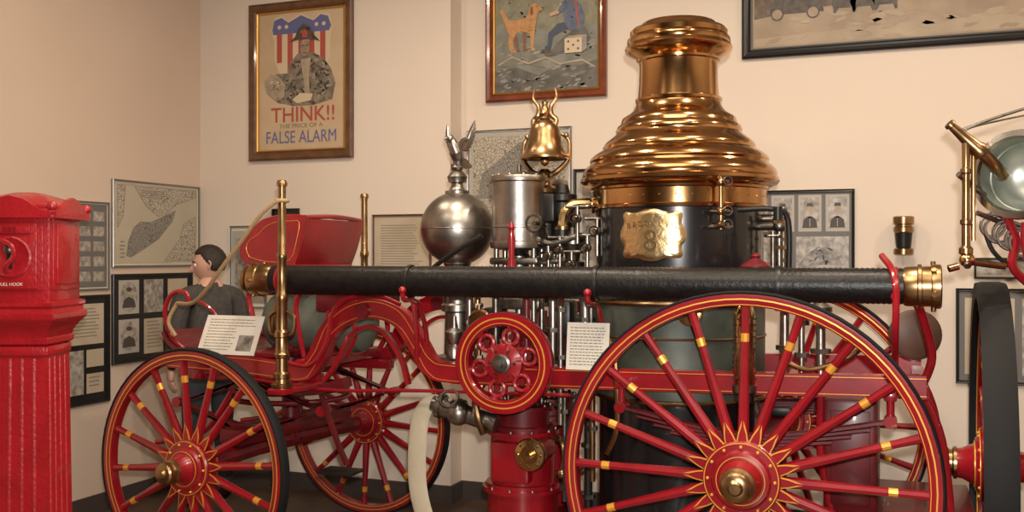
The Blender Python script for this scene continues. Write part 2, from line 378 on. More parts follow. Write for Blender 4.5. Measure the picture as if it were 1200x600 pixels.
for xx,z0,z1,r in ((-.45,1.15,1.42,.018),(-.38,1.12,1.36,.014),(-.30,1.14,1.42,.02)):
    g.cyl((xx,4.5,z0),(xx,4.5,z1),r,NICK); g.lathe((xx,4.5,z0+.1),(0,0,1),[(r*2.2,0),(r*2.2,.02)],STEEL,8); g.lathe((xx,4.5,z1),(0,0,1),[(r*2.4,0),(r*2.4,.02),(r*.6,.05)],STEEL,12)
g.tube([(-.45,4.5,1.2),(-.35,4.48,1.17),(-.2,4.48,1.22),(-.1,4.5,1.3)],.012,BRASSD)
g.tube([(-1.28,4.47,1.30),(-1.20,4.42,1.22),(-1.18,4.42,.9),(-1.24,4.46,.75)],.016,BRASSD)
g.lathe((-.86,4.46,1.40),(0,-1,0),[(.05,-.06),(.055,-.02),(.055,.0),(.045,.004),(.001,.004)],BRASSD,28)
P(g,'boiler_fittings')

# ---------------------------------------------------------------- suction hose on side
g=G(); Yh=4.26; Zh=1.54; x0=-3.0; x1=.07
pr=[]; n=150
for i in range(n*2+1):
    pr.append((.0705 if i%2==0 else .0735,(x1-x0)*i/(2*n)))
g.lathe((x0,Yh,Zh),(1,0,0),pr,HOSE,32)
P(g,'suction_hose')
g=G()
g.lathe((-3.075,Yh,Zh),(1,0,0),[(.05,0),(.066,.0),(.074,.008),(.074,.022),(.060,.026),(.060,.034),(.080,.038),(.084,.05),(.084,.085),(.078,.09),(.078,.15),(.074,.16),(.073,.165)],BRASSD,40)
for k in range(6):
    a=k*pi/3; g.cyl((-3.01,Yh+.07*math.cos(a),Zh+.07*math.sin(a)),(-3.01,Yh+.098*math.cos(a),Zh+.098*math.sin(a)),.009,BRASSD)
g.lathe((.03,Yh,Zh),(1,0,0),[(.074,0),(.079,.01),(.081,.05),(.089,.054),(.089,.066),(.078,.07),(.078,.10),(.086,.104),(.088,.118),(.088,.135),(.080,.14),(.08,.03)],BRASSD,40,caps=False)
g.lathe((.08,Yh,Zh),(1,0,0),[(.079,0),(.079,.03)],BLKM,32)
for k in range(6):
    a=k*pi/3+.3; g.cyl((.14,Yh+.07*math.cos(a),Zh+.07*math.sin(a)),(.14,Yh+.100*math.cos(a),Zh+.100*math.sin(a)),.010,BRASSD)
for x in (-2.86,-2.15,-1.23,-.45,.0):
    g.torus((x,Yh,Zh),(1,0,0),.076,.0035,BLKM if x>-2.7 and x<0 else RED,32,6,rz=.012)
P(g,'suction_hose_couplings')
g=G()
for x in (-2.15,-1.25,.0):
    g.tube([(x,4.45,1.14),(x,4.42,1.30),(x,4.35,1.42),(x,4.27,1.450),(x,4.19,1.455),(x,4.172,1.49)],.012,RED)
    g.ball((x,4.172,1.50),.018,RED)
g.tube([(-.05,4.35,1.66),(.0,4.17,1.57),(.0,4.17,1.35),(.0,4.42,1.16)],.014,RED)
g.lathe((-.57,4.46,1.52),(0,0,1),[(.05,0),(.05,.07),(.066,.08),(.068,.095),(.05,.11),(.03,.12),(.018,.13),(.022,.14),(.012,.15),(.001,.155)],REDD,28)
P(g,'hose_brackets')

# ---------------------------------------------------------------- steam cylinders, pump, sphere
def flangecyl(g,c,z0,z1,r,m,fl=None,boltm=STEEL,nb=10):
    fl=fl or r*1.14
    g.lathe((c[0],c[1],0),(0,0,1),[(r*.9,z0),(fl,z0),(fl,z0+.02),(r,z0+.024),(r,z1-.024),(fl,z1-.02),(fl,z1),(r*.9,z1+.003)],m,40)
    g.bolts((c[0],c[1],z1),(0,0,1),fl*.9,nb,.009,.012,boltm)
g=G()
SX=-1.777
for y in (4.73,5.05):
    g.lathe((SX,y,0),(0,0,1),[(.10,1.69),(.145,1.70),(.148,1.715),(.148,1.73),(.136,1.735),(.136,1.80),(.140,1.803),(.140,1.812),(.136,1.815),(.136,2.03),(.148,2.035),(.150,2.05),(.146,2.062),(.12,2.075),(.09,2.08),(.03,2.085)],NICK,48)
    g.bolts((SX,y,2.06),(0,0,1),.132,12,.008,.012,NICK); g.cyl((SX,y,2.05),(SX,y,2.12),.012,STEEL)
    g.cyl((SX,y,1.1),(SX,y,1.7),.02,NICK); 
    for dx in (-.10,.10):
        g.cyl((SX+dx,y-.06,.85),(SX+dx,y-.06,1.70),.014,NICK); g.cyl((SX+dx,y+.06,.85),(SX+dx,y+.06,1.70),.014,NICK)
    g.box((SX,y,1.635),(.26,.18,.035),STEEL,.012); g.box((SX,y,1.42),(.24,.07,.06),STEEL,.012)
    g.lathe((SX,y,0),(0,0,1),[(.05,1.60),(.055,1.66),(.03,1.69)],NICK,20)
    g.box((SX,y,1.26),(.05,.12,.22),REDD,.012)
    g.torus((SX,y-.02,1.54),(0,1,0),.045,.012,STEEL,24,8)
g.lathe((SX+.2,4.82,0),(0,0,1),[(.05,1.68),(.075,1.69),(.075,1.72),(.055,1.73),(.055,1.93),(.075,1.94),(.075,1.97),(.04,1.98),(.03,2.02)],BLKM,28)
g.lathe((SX+.28,4.74,0),(0,0,1),[(.03,1.58),(.06,1.60),(.06,1.63),(.035,1.64),(.045,1.70),(.06,1.72),(.06,1.75),(.03,1.76),(.025,1.80)],STEEL,24)
g.cyl((SX+.1,4.78,1.88),(BX-.5,4.86,1.86),.028,STEEL); g.box((SX+.16,4.75,1.90),(.07,.10,.14),BLKM,.01)
g.cyl((SX+.14,4.7,1.82),(SX+.14,4.56,1.82),.01,STEEL); g.torus((SX+.14,4.56,1.82),(0,1,0),.04,.007,STEEL,20,6)
for dx,z in ((.33,1.84),(.24,1.69),(.38,1.70),(.18,1.66),(.30,1.62),(.43,1.78)):
    g.cyl((SX+dx,4.66,z-.12),(SX+dx,4.66,z+.06),.010,NICK); g.ball((SX+dx,4.66,z),.022,NICK); g.cyl((SX+dx-.06,4.66,z+.06),(SX+dx+.06,4.66,z+.06),.008,STEEL)
    g.cyl((SX+dx,4.66,z),(SX+dx,4.60,z),.010,BRASSD); g.torus((SX+dx,4.60,z),(0,1,0),.022,.004,BLKM,16,6)
g.tube([(SX+.1,4.68,1.75),(SX+.2,4.66,1.72),(SX+.34,4.68,1.76),(BX-.42,4.75,1.70)],.016,STEEL)
g.lathe((SX+.02,4.57,0),(0,0,1),[(.022,1.58),(.024,1.62),(.014,1.65),(.02,1.74),(.012,1.78),(.018,1.80),(.006,1.83)],RED,16)
g.tube([(SX-.45,4.55,1.56),(SX-.3,4.53,1.66),(SX-.12,4.53,1.76)],.012,BLKM)
P(g,'steam_cylinders')

g=G()
SPX=-2.173
g.ball((SPX,4.85,1.805),.196,NICK,48)
g.torus((SPX,4.85,1.805),(0,0,1),.195,.0035,NICK,48,6)
g.lathe((SPX,4.85,0),(0,0,1),[(.05,1.985),(.065,1.99),(.065,2.005),(.045,2.012),(.034,2.03),(.030,2.045),(.048,2.052),(.05,2.065),(.055,2.08),(.04,2.10),(.02,2.115)],NICK,32)
g.lathe((SPX,4.85,0),(0,0,1),[(.12,1.10),(.12,1.13),(.07,1.14),(.065,1.36),(.085,1.37),(.085,1.40),(.075,1.41),(.075,1.46),(.085,1.47),(.085,1.50),(.06,1.51),(.055,1.58),(.075,1.62),(.07,1.64)],NICK,32)
P(g,'air_chamber_sphere')
# eagle with raised, spread wings
g=G(Matrix.Translation((SPX,4.85,2.115))@Matrix.Rotation(math.radians(62),4,'Z')@Matrix.Scale(1.15,4)); E=V((0,0,0))
g.ball(E+V((0,0,.012)),.03,NICK,16,(1,1,.6))
g.tube([E+V((0,0,.02)),E+V((.005,0,.05)),E+V((-.006,0,.085)),E+V((-.022,0,.115)),E+V((-.034,0,.135)),E+V((-.045,0,.138))],[.016,.028,.034,.026,.018,.012],NICK,12)
g.ball(E+V((-.042,0,.145)),.018,NICK,14); g.tube([E+V((-.055,0,.146)),E+V((-.070,0,.143)),E+V((-.076,0,.128))],[.008,.006,.001],NICK,8)
g.prism([(0,0),(.035,-.012),(.07,-.045),(.05,-.055),(.02,-.045),(-.005,-.03)],E+V((.01,.015,.065)),(1,0,0),(0,0,1),.03,NICK)
for sy in (-1,1):
    sh=E+V((.0,sy*.020,.095)); wr=sh+V((.0,sy*.055,.045))
    g.tube([sh,(sh+wr)/2+V((0,sy*-.004,.012)),wr],[.018,.015,.010],NICK,8)
    for k in range(9):
        f=k/8; b=sh.lerp(wr,.1+.9*f); a=math.radians(-10+78*f)
        d=V((.25,sy*math.cos(a)*.9,math.sin(a))).normalized(); L=.050+.040*f
        g.tube([b,b+d*L*.55,b+d*L],[.009,.011,.004],NICK,8,flat=(.6,1,1))
    g.tube([E+V((-.01,sy*.018,.03)),E+V((-.012,sy*.02,.0))],[.012,.008],NICK,8)
P(g,'eagle_finial')
# bell
g=G(); BL=(-1.657,4.78); BZ=-.035
g.lathe((BL[0],BL[1],BZ),(0,0,1),[(.120,2.185),(.128,2.187),(.129,2.196),(.112,2.212),(.097,2.237),(.087,2.265),(.081,2.30),(.075,2.335),(.064,2.36),(.048,2.375),(.03,2.382),(.022,2.39)],BRASSD,48,caps=False)
g.lathe((BL[0],BL[1],BZ),(0,0,1),[(.112,2.19),(.09,2.235),(.076,2.29),(.065,2.34),(.001,2.36)],BRASSD,48,caps=False)
g.lathe((BL[0],BL[1],BZ),(0,0,1),[(.018,2.38),(.03,2.39),(.022,2.40),(.03,2.415),(.02,2.43),(.014,2.46),(.018,2.475),(.001,2.49)],BRASSD,20)
for sx in (-1,1):
    g.tube([(BL[0]+sx*.055,BL[1]-.02,2.30),(BL[0]+sx*.062,BL[1],2.345),(BL[0]+sx*.035,BL[1],2.375),(BL[0]+sx*.035,BL[1],2.42),(BL[0]+sx*.062,BL[1],2.46),(BL[0]+sx*.055,BL[1],2.51)],[.008,.013,.014,.011,.009,.003],BRASSD,10)
    g.tube([(BL[0]+sx*.08,BL[1]+.03,2.28),(BL[0]+sx*.12,BL[1]+.03,2.24),(BL[0]+sx*.118,BL[1]+.02,2.15),(BL[0]+sx*.07,BL[1],2.09),(BL[0]+sx*.03,BL[1],2.07)],[.009,.010,.012,.014,.016],BRASSD,10)
    g.ball((BL[0]+sx*.105,BL[1]+.03,2.27),.015,BRASSD,12)
g.tube([(BL[0],BL[1],2.30),(BL[0],BL[1],2.15)],.006,STEEL,8); g.ball((BL[0],BL[1],2.14),.024,BRASSD,14)
g.lathe((BL[0],BL[1],0),(0,0,1),[(.06,1.98),(.065,2.0),(.035,2.02),(.025,2.05),(.04,2.08),(.02,2.10)],BRASSD,24)
g.cyl((BL[0]-.05,BL[1],2.0),(BL[0],BL[1],1.72),.02,BRASSD)
P(g,'bell')

# pump body
g=G()
PX=-1.74
for y in (4.68,5.08):
    flangecyl(g,(PX,y),.22,.52,.175,RED); flangecyl(g,(PX,y),.52,.80,.16,RED); flangecyl(g,(PX,y),.80,.92,.135,REDD)
    g.lathe((PX,y,0),(0,0,1),[(.05,.92),(.07,.93),(.07,.97),(.04,.98),(.035,1.03)],BRASSD,24)
g.box((PX,YC,.30),(.40,.6,.12),REDD,.02); g.box((PX,4.56,.66),(.20,.14,.20),RED,.02)
g.box((-1.78,YC,1.06),(.5,.9,.05),REDD,.01)
g.cyl((-1.60,4.6,.727),(-1.60,4.45,.727),.06,RED); 
g.lathe((-1.60,4.46,.727),(0,-1,0),[(.055,-.02),(.062,0),(.062,.03),(.076,.034),(.078,.06),(.072,.068),(.045,.074),(.043,.066),(.02,.066),(.018,.10),(.001,.102)],BRASS,36)
g.bolts((-1.60,4.46-.066,.727),(0,-1,0),.058,8,.006,.012,BRASS)
g.tube([(-1.52,4.5,.80),(-1.45,4.42,.80),(-1.42,4.38,.74),(-1.43,4.37,.66)],.014,BRASSD); g.ball((-1.43,4.37,.66),.025,BRASSD,12)
g.lathe((-2.04,4.5,.90),(-1,0,.25),[(.045,-.24),(.045,-.06),(.065,-.05),(.065,-.02),(.048,-.01),(.052,.05),(.062,.055),(.062,.08),(.042,.085),(.042,.11)],NICK,28)
g.ball((-2.0,4.48,.89),.062,NICK,20); g.cyl((-2.0,4.48,.89),(-2.0,4.38,.97),.012,NICK); g.torus((-2.0,4.37,.975),(0,-.8,.6),.045,.008,STEEL,20,6)
g.tube([(-1.86,4.5,1.06),(-1.9,4.46,.98),(-1.88,4.44,.88),(-1.86,4.46,.8)],.018,BRASSD)
for xx,yy,z0,z1,r,m in ((-1.95,4.6,.92,1.5,.016,BRASSD),(-1.50,4.56,.85,1.5,.016,NICK),(-1.56,4.62,1.05,1.55,.022,NICK),(-2.02,4.66,1.1,1.55,.02,NICK),(-1.42,4.7,1.1,1.6,.03,NICK),(-1.90,4.5,1.12,1.42,.012,BRASSD),(-1.36,4.6,1.15,1.5,.014,STEEL),(-1.66,4.52,1.1,1.55,.018,REDD),(-1.82,4.52,1.1,1.55,.018,STEEL),(-1.33,4.52,.6,1.1,.014,BRASSD),(-1.46,4.50,.5,1.0,.012,STEEL),(-1.38,4.62,.4,1.1,.02,BLKM)):
    g.cyl((xx,yy,z0),(xx,yy,z1),r,m)
    for q in (.15,.5,.85): g.lathe((xx,yy,z0+(z1-z0)*q),(0,0,1),[(r*1.8,-.010),(r*1.8,.010)],STEEL,6)
g.tube([(-2.02,4.66,1.5),(-2.02,4.6,1.56),(-1.9,4.6,1.58)],.02,NICK); g.tube([(-1.5,4.56,1.42),(-1.45,4.5,1.5),(-1.3,4.5,1.52),(-1.25,4.6,1.45)],.014,BRASSD)
g.lathe((-2.06,4.56,0),(0,0,1),[(.02,1.14),(.04,1.15),(.042,1.2),(.03,1.22),(.045,1.25),(.045,1.28),(.02,1.30),(.012,1.36)],NICK,20)
g.lathe((-1.88,4.48,1.34),(0,-1,0),[(.06,0),(.062,.02),(.055,.03),(.05,.026),(.001,.024)],BRASS,28)
g.box((-1.9,4.7,1.32),(.10,.12,.16),BLKM,.02); g.box((-1.55,4.75,1.35),(.12,.14,.18),BLKM,.02)
P(g,'water_pump')

# flywheel
g=G()
for y,sg in ((4.30,-1),(5.48,1)):
    c=V((-1.689,y,1.166)); w=V((0,sg,0))
    g.lathe(c,w,[(.172,-.022),(.18,-.03),(.232,-.03),(.236,-.024),(.236,.024),(.232,.03),(.18,.03),(.172,.022)],RED,64,closed=True)
    g.lathe(c+w*.0302,w,[(.204,0),(.211,0),(.211,.001),(.204,.001)],GOLD,64,closed=True)
    g.lathe(c+w*.0302,w,[(.183,0),(.186,0),(.186,.001),(.183,.001)],GOLD,64,closed=True)
    g.lathe(c,w,[(.05,-.02),(.09,-.012),(.09,.012),(.05,.03)],RED,40)
    u,v,_=basis(w)
    for k in range(6):
        a=k*pi/3+.25; d=u*math.cos(a)+v*math.sin(a)
        p=c+d*.125; g.torus(p,w,.036,.011,RED,24,8,rz=.013)
        g.tube([c+d*.05,c+d*.09],[.03,.018],RED,10); g.tube([c+d*.160,c+d*.178],[.014,.03],RED,10,smooth=False)
        g.cyl(p-w*.004,p+w*.004,.014,REDD)
    g.lathe(c,w,[(.045,.02),(.045,.045),(.034,.05),(.034,.06),(.018,.062),(.018,.085),(.001,.087)],STEEL,24)
    g.bolts(c+w*.028,w,.062,6,.007,.012,STEEL)
g.cyl((-1.689,4.32,1.166),(-1.689,5.46,1.166),.03,STEEL)
for y in (4.73,5.05):
    g.lathe((-1.689,y,1.166),(0,1,0),[(.09,-.03),(.09,.03)],REDD,32)
for y in (4.45,5.33): g.box((-1.689,y,1.166),(.14,.07,.12),RED,.02)
P(g,'flywheels')

# ---------------------------------------------------------------- driver's seat & front
g=G()
YA,YB2=4.55,5.13
side=[(-3.20,1.60),(-3.30,1.63),(-3.325,1.70),(-3.30,1.765),(-3.245,1.80),(-3.19,1.845),(-3.10,1.868),(-3.0,1.872),(-2.925,1.865),(-2.915,1.845),(-2.935,1.76),(-2.97,1.67),(-3.0,1.60)]
for y in (YA,YB2):
    g.prism(side,(0,y+.012,0),(1,0,0),(0,0,1),.024,RED)
    off=-.0135 if y<4.8 else .0135
    g.tube([(a,y,b) for a,b in side[2:10]],.011,RED,8)
    ins=[(-3.265,1.655),(-3.285,1.70),(-3.265,1.745),(-3.21,1.775),(-3.16,1.818),(-3.09,1.842),(-3.0,1.846),(-2.95,1.84),(-2.965,1.75),(-3.01,1.64),(-3.15,1.63),(-3.265,1.655)]
    g.tube([(a,y+off,b) for a,b in ins],.0014,GOLD,5,res=3)
g.strip([(-3.0,1.60),(-2.965,1.68),(-2.935,1.77),(-2.915,1.86)],YA-.01,YB2+.01,.022,RED)
g.tube([(-2.918,YA-.01,1.865),(-2.908,(YA+YB2)/2,1.878),(-2.918,YB2+.01,1.865)],.013,RED)
g.box((-3.14,4.84,1.60),(.34,.58,.025),RED,.006)
g.box((-3.14,4.84,1.655),(.28,.52,.09),CUSH,.03)
for i in range(5):
    g.ball((-2.985,4.62+i*.11,1.775),.062,CUSH,14,(.45,.9,1.25))
g.strip([(-3.20,1.605),(-3.31,1.64),(-3.33,1.71)],YA,YB2,.018,RED)
for y in (4.58,5.10):
    g.tube([(-3.02,y,1.60),(-2.96,y,1.50),(-3.0,y,1.38),(-2.95,y,1.12)],.015,RED); g.tube([(-3.25,y,1.60),(-3.30,y,1.45),(-3.26,y,1.25),(-3.3,y,1.1)],.015,RED)
g.box((-2.76,4.84,1.46),(.26,.50,.20),REDD,.02)
for y in (4.66,5.02): g.tube([(-2.72,y,1.38),(-2.68,y,1.25),(-2.74,y,1.12)],.015,RED)
P(g,'driver_seat')
g=G()
g.lathe((-3.30,4.86,1.29),(1,0,0),[(.001,-.055),(.06,-.05),(.12,-.03),(.155,.005),(.165,.04),(.165,.52),(.155,.56),(.12,.59),(.06,.61),(.001,.615)],TANKG,48)
for x in (-3.22,-2.86): g.torus((x,4.86,1.29),(1,0,0),.167,.006,BRASSD,48,6,rz=.014)
g.lathe((-2.78,4.70,1.33),(0,-1,0),[(.03,-.02),(.03,.05),(.05,.055),(.05,.07),(.02,.075)],BRASSD,20)
g.torus((-2.78,4.60,1.33),(0,1,0),.045,.007,RED,24,8); g.cyl((-2.78,4.7,1.33),(-2.78,4.59,1.33),.008,STEEL)
for x in (-3.15,-2.90): g.box((x,4.86,1.13),(.05,.26,.06),RED,.01)
P(g,'chemical_tank')
g=G()
g.box((-3.35,YC,1.135),(.62,.86,.025),REDD,.006)
g.strip([(-3.62,1.135),(-3.70,1.15),(-3.76,1.19),(-3.79,1.24)],4.47,5.31,.022,REDD)
y=4.49
g.tube([(-3.62,y,1.12),(-3.75,y,1.22),(-3.79,y,1.34),(-3.76,y,1.43),(-3.70,y,1.465),(-3.64,y,1.45),(-3.63,y,1.40)],.013,RED)
g.tube([(-3.36,y,1.14),(-3.40,y,1.27),(-3.48,y,1.37),(-3.58,y,1.42)],.010,RED)
y=5.29
g.tube([(-3.62,y,1.12),(-3.75,y,1.22),(-3.79,y,1.34)],.013,RED)
g.tube([(-2.98,4.40,1.12),(-2.80,4.40,1.10),(-2.70,4.40,1.22),(-2.66,4.40,1.38),(-2.55,4.40,1.45),(-2.40,4.40,1.46),(-2.28,4.40,1.42)],.011,RED)
g.tube([(-2.20,4.42,1.14),(-2.18,4.38,1.30),(-2.20,4.37,1.46),(-2.24,4.37,1.50)],.013,RED); 
g.tube([(-3.2,4.40,1.02),(-2.7,4.40,.98),(-2.2,4.40,1.0),(-1.4,4.38,1.02)],.009,RED)
g.strip([(-2.75,.95),(-2.66,.72),(-2.60,.60)],4.42,4.45,.018,REDD); g.box((-2.60,4.37,.58),(.20,.14,.015),BLKM,.004)
g.strip([(-3.0,1.05),(-2.9,.98),(-2.75,.98),(-2.6,1.02)],4.40,4.48,.05,REDD)
P(g,'footboard_and_brake')
def playpipe(g,x,y,z0,z1):
    L=z1-z0
    g.lathe((x,y,z0),(0,0,1),[(.045,0),(.05,.01),(.05,.035),(.038,.04),(.034,.06),(.040,.065),(.040,.085),(.030,.095),(.028,.16),(.036,.165),(.038,.18),(.032,.19),(.030,.26),(.036,.265),(.036,.29),(.028,.30),(.026,L*.42),(.030,L*.43),(.030,L*.46),(.024,L*.47),(.022,L*.62),(.027,L*.63),(.027,L*.65),(.021,L*.66),(.019,L*.9),(.019,L-.03),(.026,L-.028),(.026,L-.01),(.020,L),(.012,L-.01)],BRASSD,28)
    for s in (-1,1):
        g.tube([(x+s*.03,y,z0+.27),(x+s*.065,y,z0+.285),(x+s*.07,y,z0+.36),(x+s*.03,y,z0+.39)],.009,BRASSD,8)
g=G(); playpipe(g,-2.80,4.155,1.0,2.03); playpipe(g,-3.10,5.50,1.0,2.05)
g.box((-2.80,4.27,1.0),(.10,.34,.03),RED,.006); g.box((-3.10,5.42,1.0),(.10,.3,.03),RED,.006)
P(g,'play_pipes')
g=G()
g.tube([(-2.80,4.12,1.93),(-2.90,4.12,1.86),(-3.02,4.14,1.74),(-3.174,4.18,1.60),(-3.32,4.25,1.49),(-3.50,4.36,1.41),(-3.69,4.47,1.40)],.011,ROPE,8)
g.torus((-2.80,4.155,1.93),(0,0,1),.028,.010,ROPE,20,8)
g.tube([(-3.69,4.47,1.40),(-3.74,4.46,1.30),(-3.70,4.47,1.22)],.011,ROPE,8)
P(g,'rope')
g=G()
g.tube([(-2.10,4.5,.93),(-2.16,4.5,.93),(-2.20,4.47,.86),(-2.21,4.45,.72),(-2.20,4.43,.55),(-2.15,4.40,.40),(-2.06,4.38,.25),(-2.01,4.36,.10),(-2.04,4.30,.025)],[.038,.042,.048,.050,.050,.050,.050,.050,.05],CANVAS,16,flat=(1,.28,.9))
P(g,'canvas_hose')
g=G()
g.lathe((.08,4.95,1.30),(.25,-1,0),[(.001,0),(.10,.0),(.115,.01),(.115,.035),(.10,.045),(.001,.045)],LEATH,32)
g.cyl((.08,4.98,1.30),(.08,5.33,1.30),.012,BLKM); g.tube([(.08,5.33,1.30),(.08,5.33,1.12)],.012,BLKM,smooth=False)
P(g,'leather_disc')  # brown leather disc, held by an added rod and post

# ---------------------------------------------------------------- information cards
def card(name,c,w,h,yaw,lean,lines,photo=False):
    E=empty(name,c)
    u=V((math.cos(yaw),math.sin(yaw),0)); n=V((math.sin(yaw),-math.cos(yaw),0))
    v=(V((0,0,1))*math.cos(lean)-n*math.sin(lean)).normalized()
    g=G(); o=V(c)-u*w/2
    g.prism([(0,0),(w,0),(w,h),(0,h)],o,u,v,.004,WHITE)
    wv=u.cross(v)
    random.seed(len(name)+lines)
    for i in range(lines):
        y=h*.90-(h*.84)*i/lines; x1=w*(.93 if not photo or i<3 else .6)-random.random()*w*.1
        x=w*.08
        while x<x1:
            l=.008+random.random()*.014; g.prism([(x,y),(min(x+l,x1),y),(min(x+l,x1),y-h*.022),(x,y-h*.022)],o+wv*.004,u,v,.0004,INKG); x+=l+.004
    if photo: g.prism([(w*.66,h*.1),(w*.92,h*.1),(w*.92,h*.5),(w*.66,h*.5)],o+wv*.004,u,v,.0004,PHOTO)
    g.done('card',E)
    return E
card('information_card',(-3.20,4.24,1.155),.36,.215,-.03,.45,11,True)
card('information_card',(-1.305,4.35,1.142),.20,.215,0,.12,13)

# ---------------------------------------------------------------- pictures
def inside(x,y,poly):
    c=False; n=len(poly); j=n-1
    for i in range(n):
        xi,yi=poly[i]; xj,yj=poly[j]
        if (yi>y)!=(yj>y) and x<(xj-xi)*(y-yi)/(yj-yi)+xi: c=not c
        j=i
    return c
def frame(name,o,u,w,h,fm,fw,fd,back,lip=None):
    u=V(u);v=V((0,0,1));n=u.cross(v); E=empty(name,V(o)+u*w/2+v*h/2)
    g=G();vs=[];o=V(o)
    prof=[(0,.001),(0,fd*.8),(fw*.25,fd),(fw*.6,fd*.85),(fw*.8,fd*.9),(fw,fd*.5),(fw,.002)]
    for ins,hh in prof:
        for x,z in ((ins,ins),(w-ins,ins),(w-ins,h-ins),(ins,h-ins)): vs.append(o+u*x+v*z+n*hh)
    fs=[[i*4+k,i*4+(k+1)%4,(i+1)*4+(k+1)%4,(i+1)*4+k] for i in range(len(prof)-1) for k in range(4)]
    g.add(vs,fs,fm)
    if lip:
        vs=[];q=[(fw,fd*.5),(fw+.004,fd*.65),(fw+.012,fd*.5),(fw+.012,.003)]
        for ins,hh in q:
            for x,z in ((ins,ins),(w-ins,ins),(w-ins,h-ins),(ins,h-ins)): vs.append(o+u*x+v*z+n*hh)
        g.add(vs,[[i*4+k,i*4+(k+1)%4,(i+1)*4+(k+1)%4,(i+1)*4+k] for i in range(3) for k in range(4)],lip)
    g.done('frame',E,20)
    g=G(); g.prism([(fw*.9,fw*.9),(w-fw*.9,fw*.9),(w-fw*.9,h-fw*.9),(fw*.9,h-fw*.9)],o+n*.002,u,v,.003,back)
    base=o+n*.005
    class PP: pass
    p=PP()
    def poly(pts,m,l=1): g.prism([(a*w,b*h) for a,b in pts],base+n*(.0005*(l-1)),u,v,.0005,m)
    def rect(a,b,c,d,m,l=1): poly([(a,b),(c,b),(c,d),(a,d)],m,l)
    def ell(cx,cy,rx,ry,m,l=1,nn=20,jit=0):
        poly([(cx+rx*(1+random.uniform(-jit,jit))*math.cos(2*pi*k/nn),cy+ry*(1+random.uniform(-jit,jit))*math.sin(2*pi*k/nn)) for k in range(nn)],m,l)
    def text(nm,s,size,x,y,m,sx=1,l=3,bold=0): txt(nm,s,size,base+n*(.0005*l+.0008)+u*x*w+v*y*h,u,v,m,E,.0004,sx=sx,bold=bold)
    def lines(a,b,c,d,k,m,l=2):
        for i in range(k):
            y=d-(d-b)*i/k; rect(a+random.random()*.01,y-(d-b)/k*.35,c-random.random()*.08*(c-a)*3,y,m,l)
    def strokes(pg,mats,num,size,l,ang=None):
        xs=[q[0] for q in pg]; ys=[q[1] for q in pg]; k=0; tr=0
        while k<num and tr<num*8:
            tr+=1
            x=random.uniform(min(xs),max(xs)); y=random.uniform(min(ys),max(ys))
            if not inside(x,y,pg): continue
            a=random.uniform(0,pi) if ang is None else ang+random.uniform(-.4,.4)
            L=size*random.uniform(.6,1.5); W=L*random.uniform(.2,.4); ca,sa=math.cos(a),math.sin(a)
            if not (inside(x+L*ca*.9,y+L*sa*.9,pg) and inside(x-L*ca*.9,y-L*sa*.9,pg)): continue
            k+=1
            pts=[(-L,0),(-L*.4,W),(L*.5,W*.8),(L,0),(L*.4,-W),(-L*.5,-W*.8)]
            poly([(x+a_*ca-b_*sa,y+(a_*sa+b_*ca)*w/h) for a_,b_ in pts],random.choice(mats),l+k%4)
    p.poly=poly;p.rect=rect;p.ell=ell;p.text=text;p.lines=lines;p.strokes=strokes
    p.end=lambda nm='artwork': g.done(nm,E)
    return p
UX=(1,0,0); UY=(0,1,0)
def flatc(name,c,c2=None,s=12): return mat(name,c,0,.5,c2=c2,scale=s)
PR=flatc('poster_red',(.38,.07,.05)); PB=flatc('poster_blue',(.11,.12,.26)); PW=flatc('poster_cream',(.58,.46,.31))
CH=flatc('charcoal',(.13,.105,.08),(.26,.21,.15),20); CHD=flatc('charcoal_dark',(.045,.036,.03),(.10,.08,.06),30); FL=flatc('charcoal_light',(.40,.32,.22),(.30,.24,.17),20)
p=frame('framed_false_alarm_poster',(-4.376,YL,2.345),UX,.856,1.13,FWOOD,.062,.035,PAPERB,lip=FGOLD)
p.rect(.10,.075,.90,.925,flatc('poster_paper',(.54,.41,.26),(.48,.35,.21),4),1)
sh=[(.24,.90),(.31,.92),(.38,.88),(.50,.925),(.62,.88),(.69,.92),(.78,.90),(.80,.83),(.78,.75),(.78,.64),(.70,.54),(.50,.48),(.30,.54),(.24,.64),(.24,.75),(.21,.83)]
p.poly(sh,PW,2)
for i in range(5): 
    x=.265+i*.105; p.rect(x,.54 if 0<i<4 else .62,x+.05,.80,PR,3)
p.poly([(.22,.83),(.23,.80),(.77,.80),(.79,.83),(.76,.89),(.69,.905),(.62,.87),(.50,.91),(.38,.87),(.31,.905),(.24,.89)],PB,4)
for x in (.29,.36,.65,.72): p.ell(x,.845,.018,.013,PW,5,10)
body=[(.15,.48),(.18,.42),(.28,.365),(.44,.34),(.62,.34),(.80,.37),(.83,.47),(.79,.56),(.72,.63),(.62,.67),(.47,.67),(.40,.62),(.37,.55),(.26,.55)]
p.poly(body,CH,5); p.strokes(body,[CH,CHD,CHD,FL],150,.026,6)
arm=[(.14,.50),(.17,.43),(.26,.38),(.34,.40),(.35,.48),(.28,.54),(.20,.55)]
p.poly(arm,FL,11); p.strokes(arm,[FL,CH,FL,PW],40,.018,12)
p.poly([(.50,.63),(.53,.50),(.55,.38),(.59,.38),(.58,.52),(.60,.64)],FL,11)
p.poly([(.42,.38),(.47,.355),(.60,.37),(.62,.41),(.50,.42)],PW,17)
p.ell(.545,.705,.046,.056,flatc('poster_face',(.36,.26,.17),(.28,.20,.13),30),17)
fc=[(.50,.66),(.60,.66),(.60,.74),(.50,.74)]
p.strokes(fc,[CH,FL,CH],10,.010,18); p.rect(.515,.714,.54,.720,CHD,23); p.rect(.558,.714,.58,.720,CHD,23); p.poly([(.545,.71),(.538,.685),(.552,.685)],CH,23); p.rect(.528,.667,.565,.672,CHD,23)
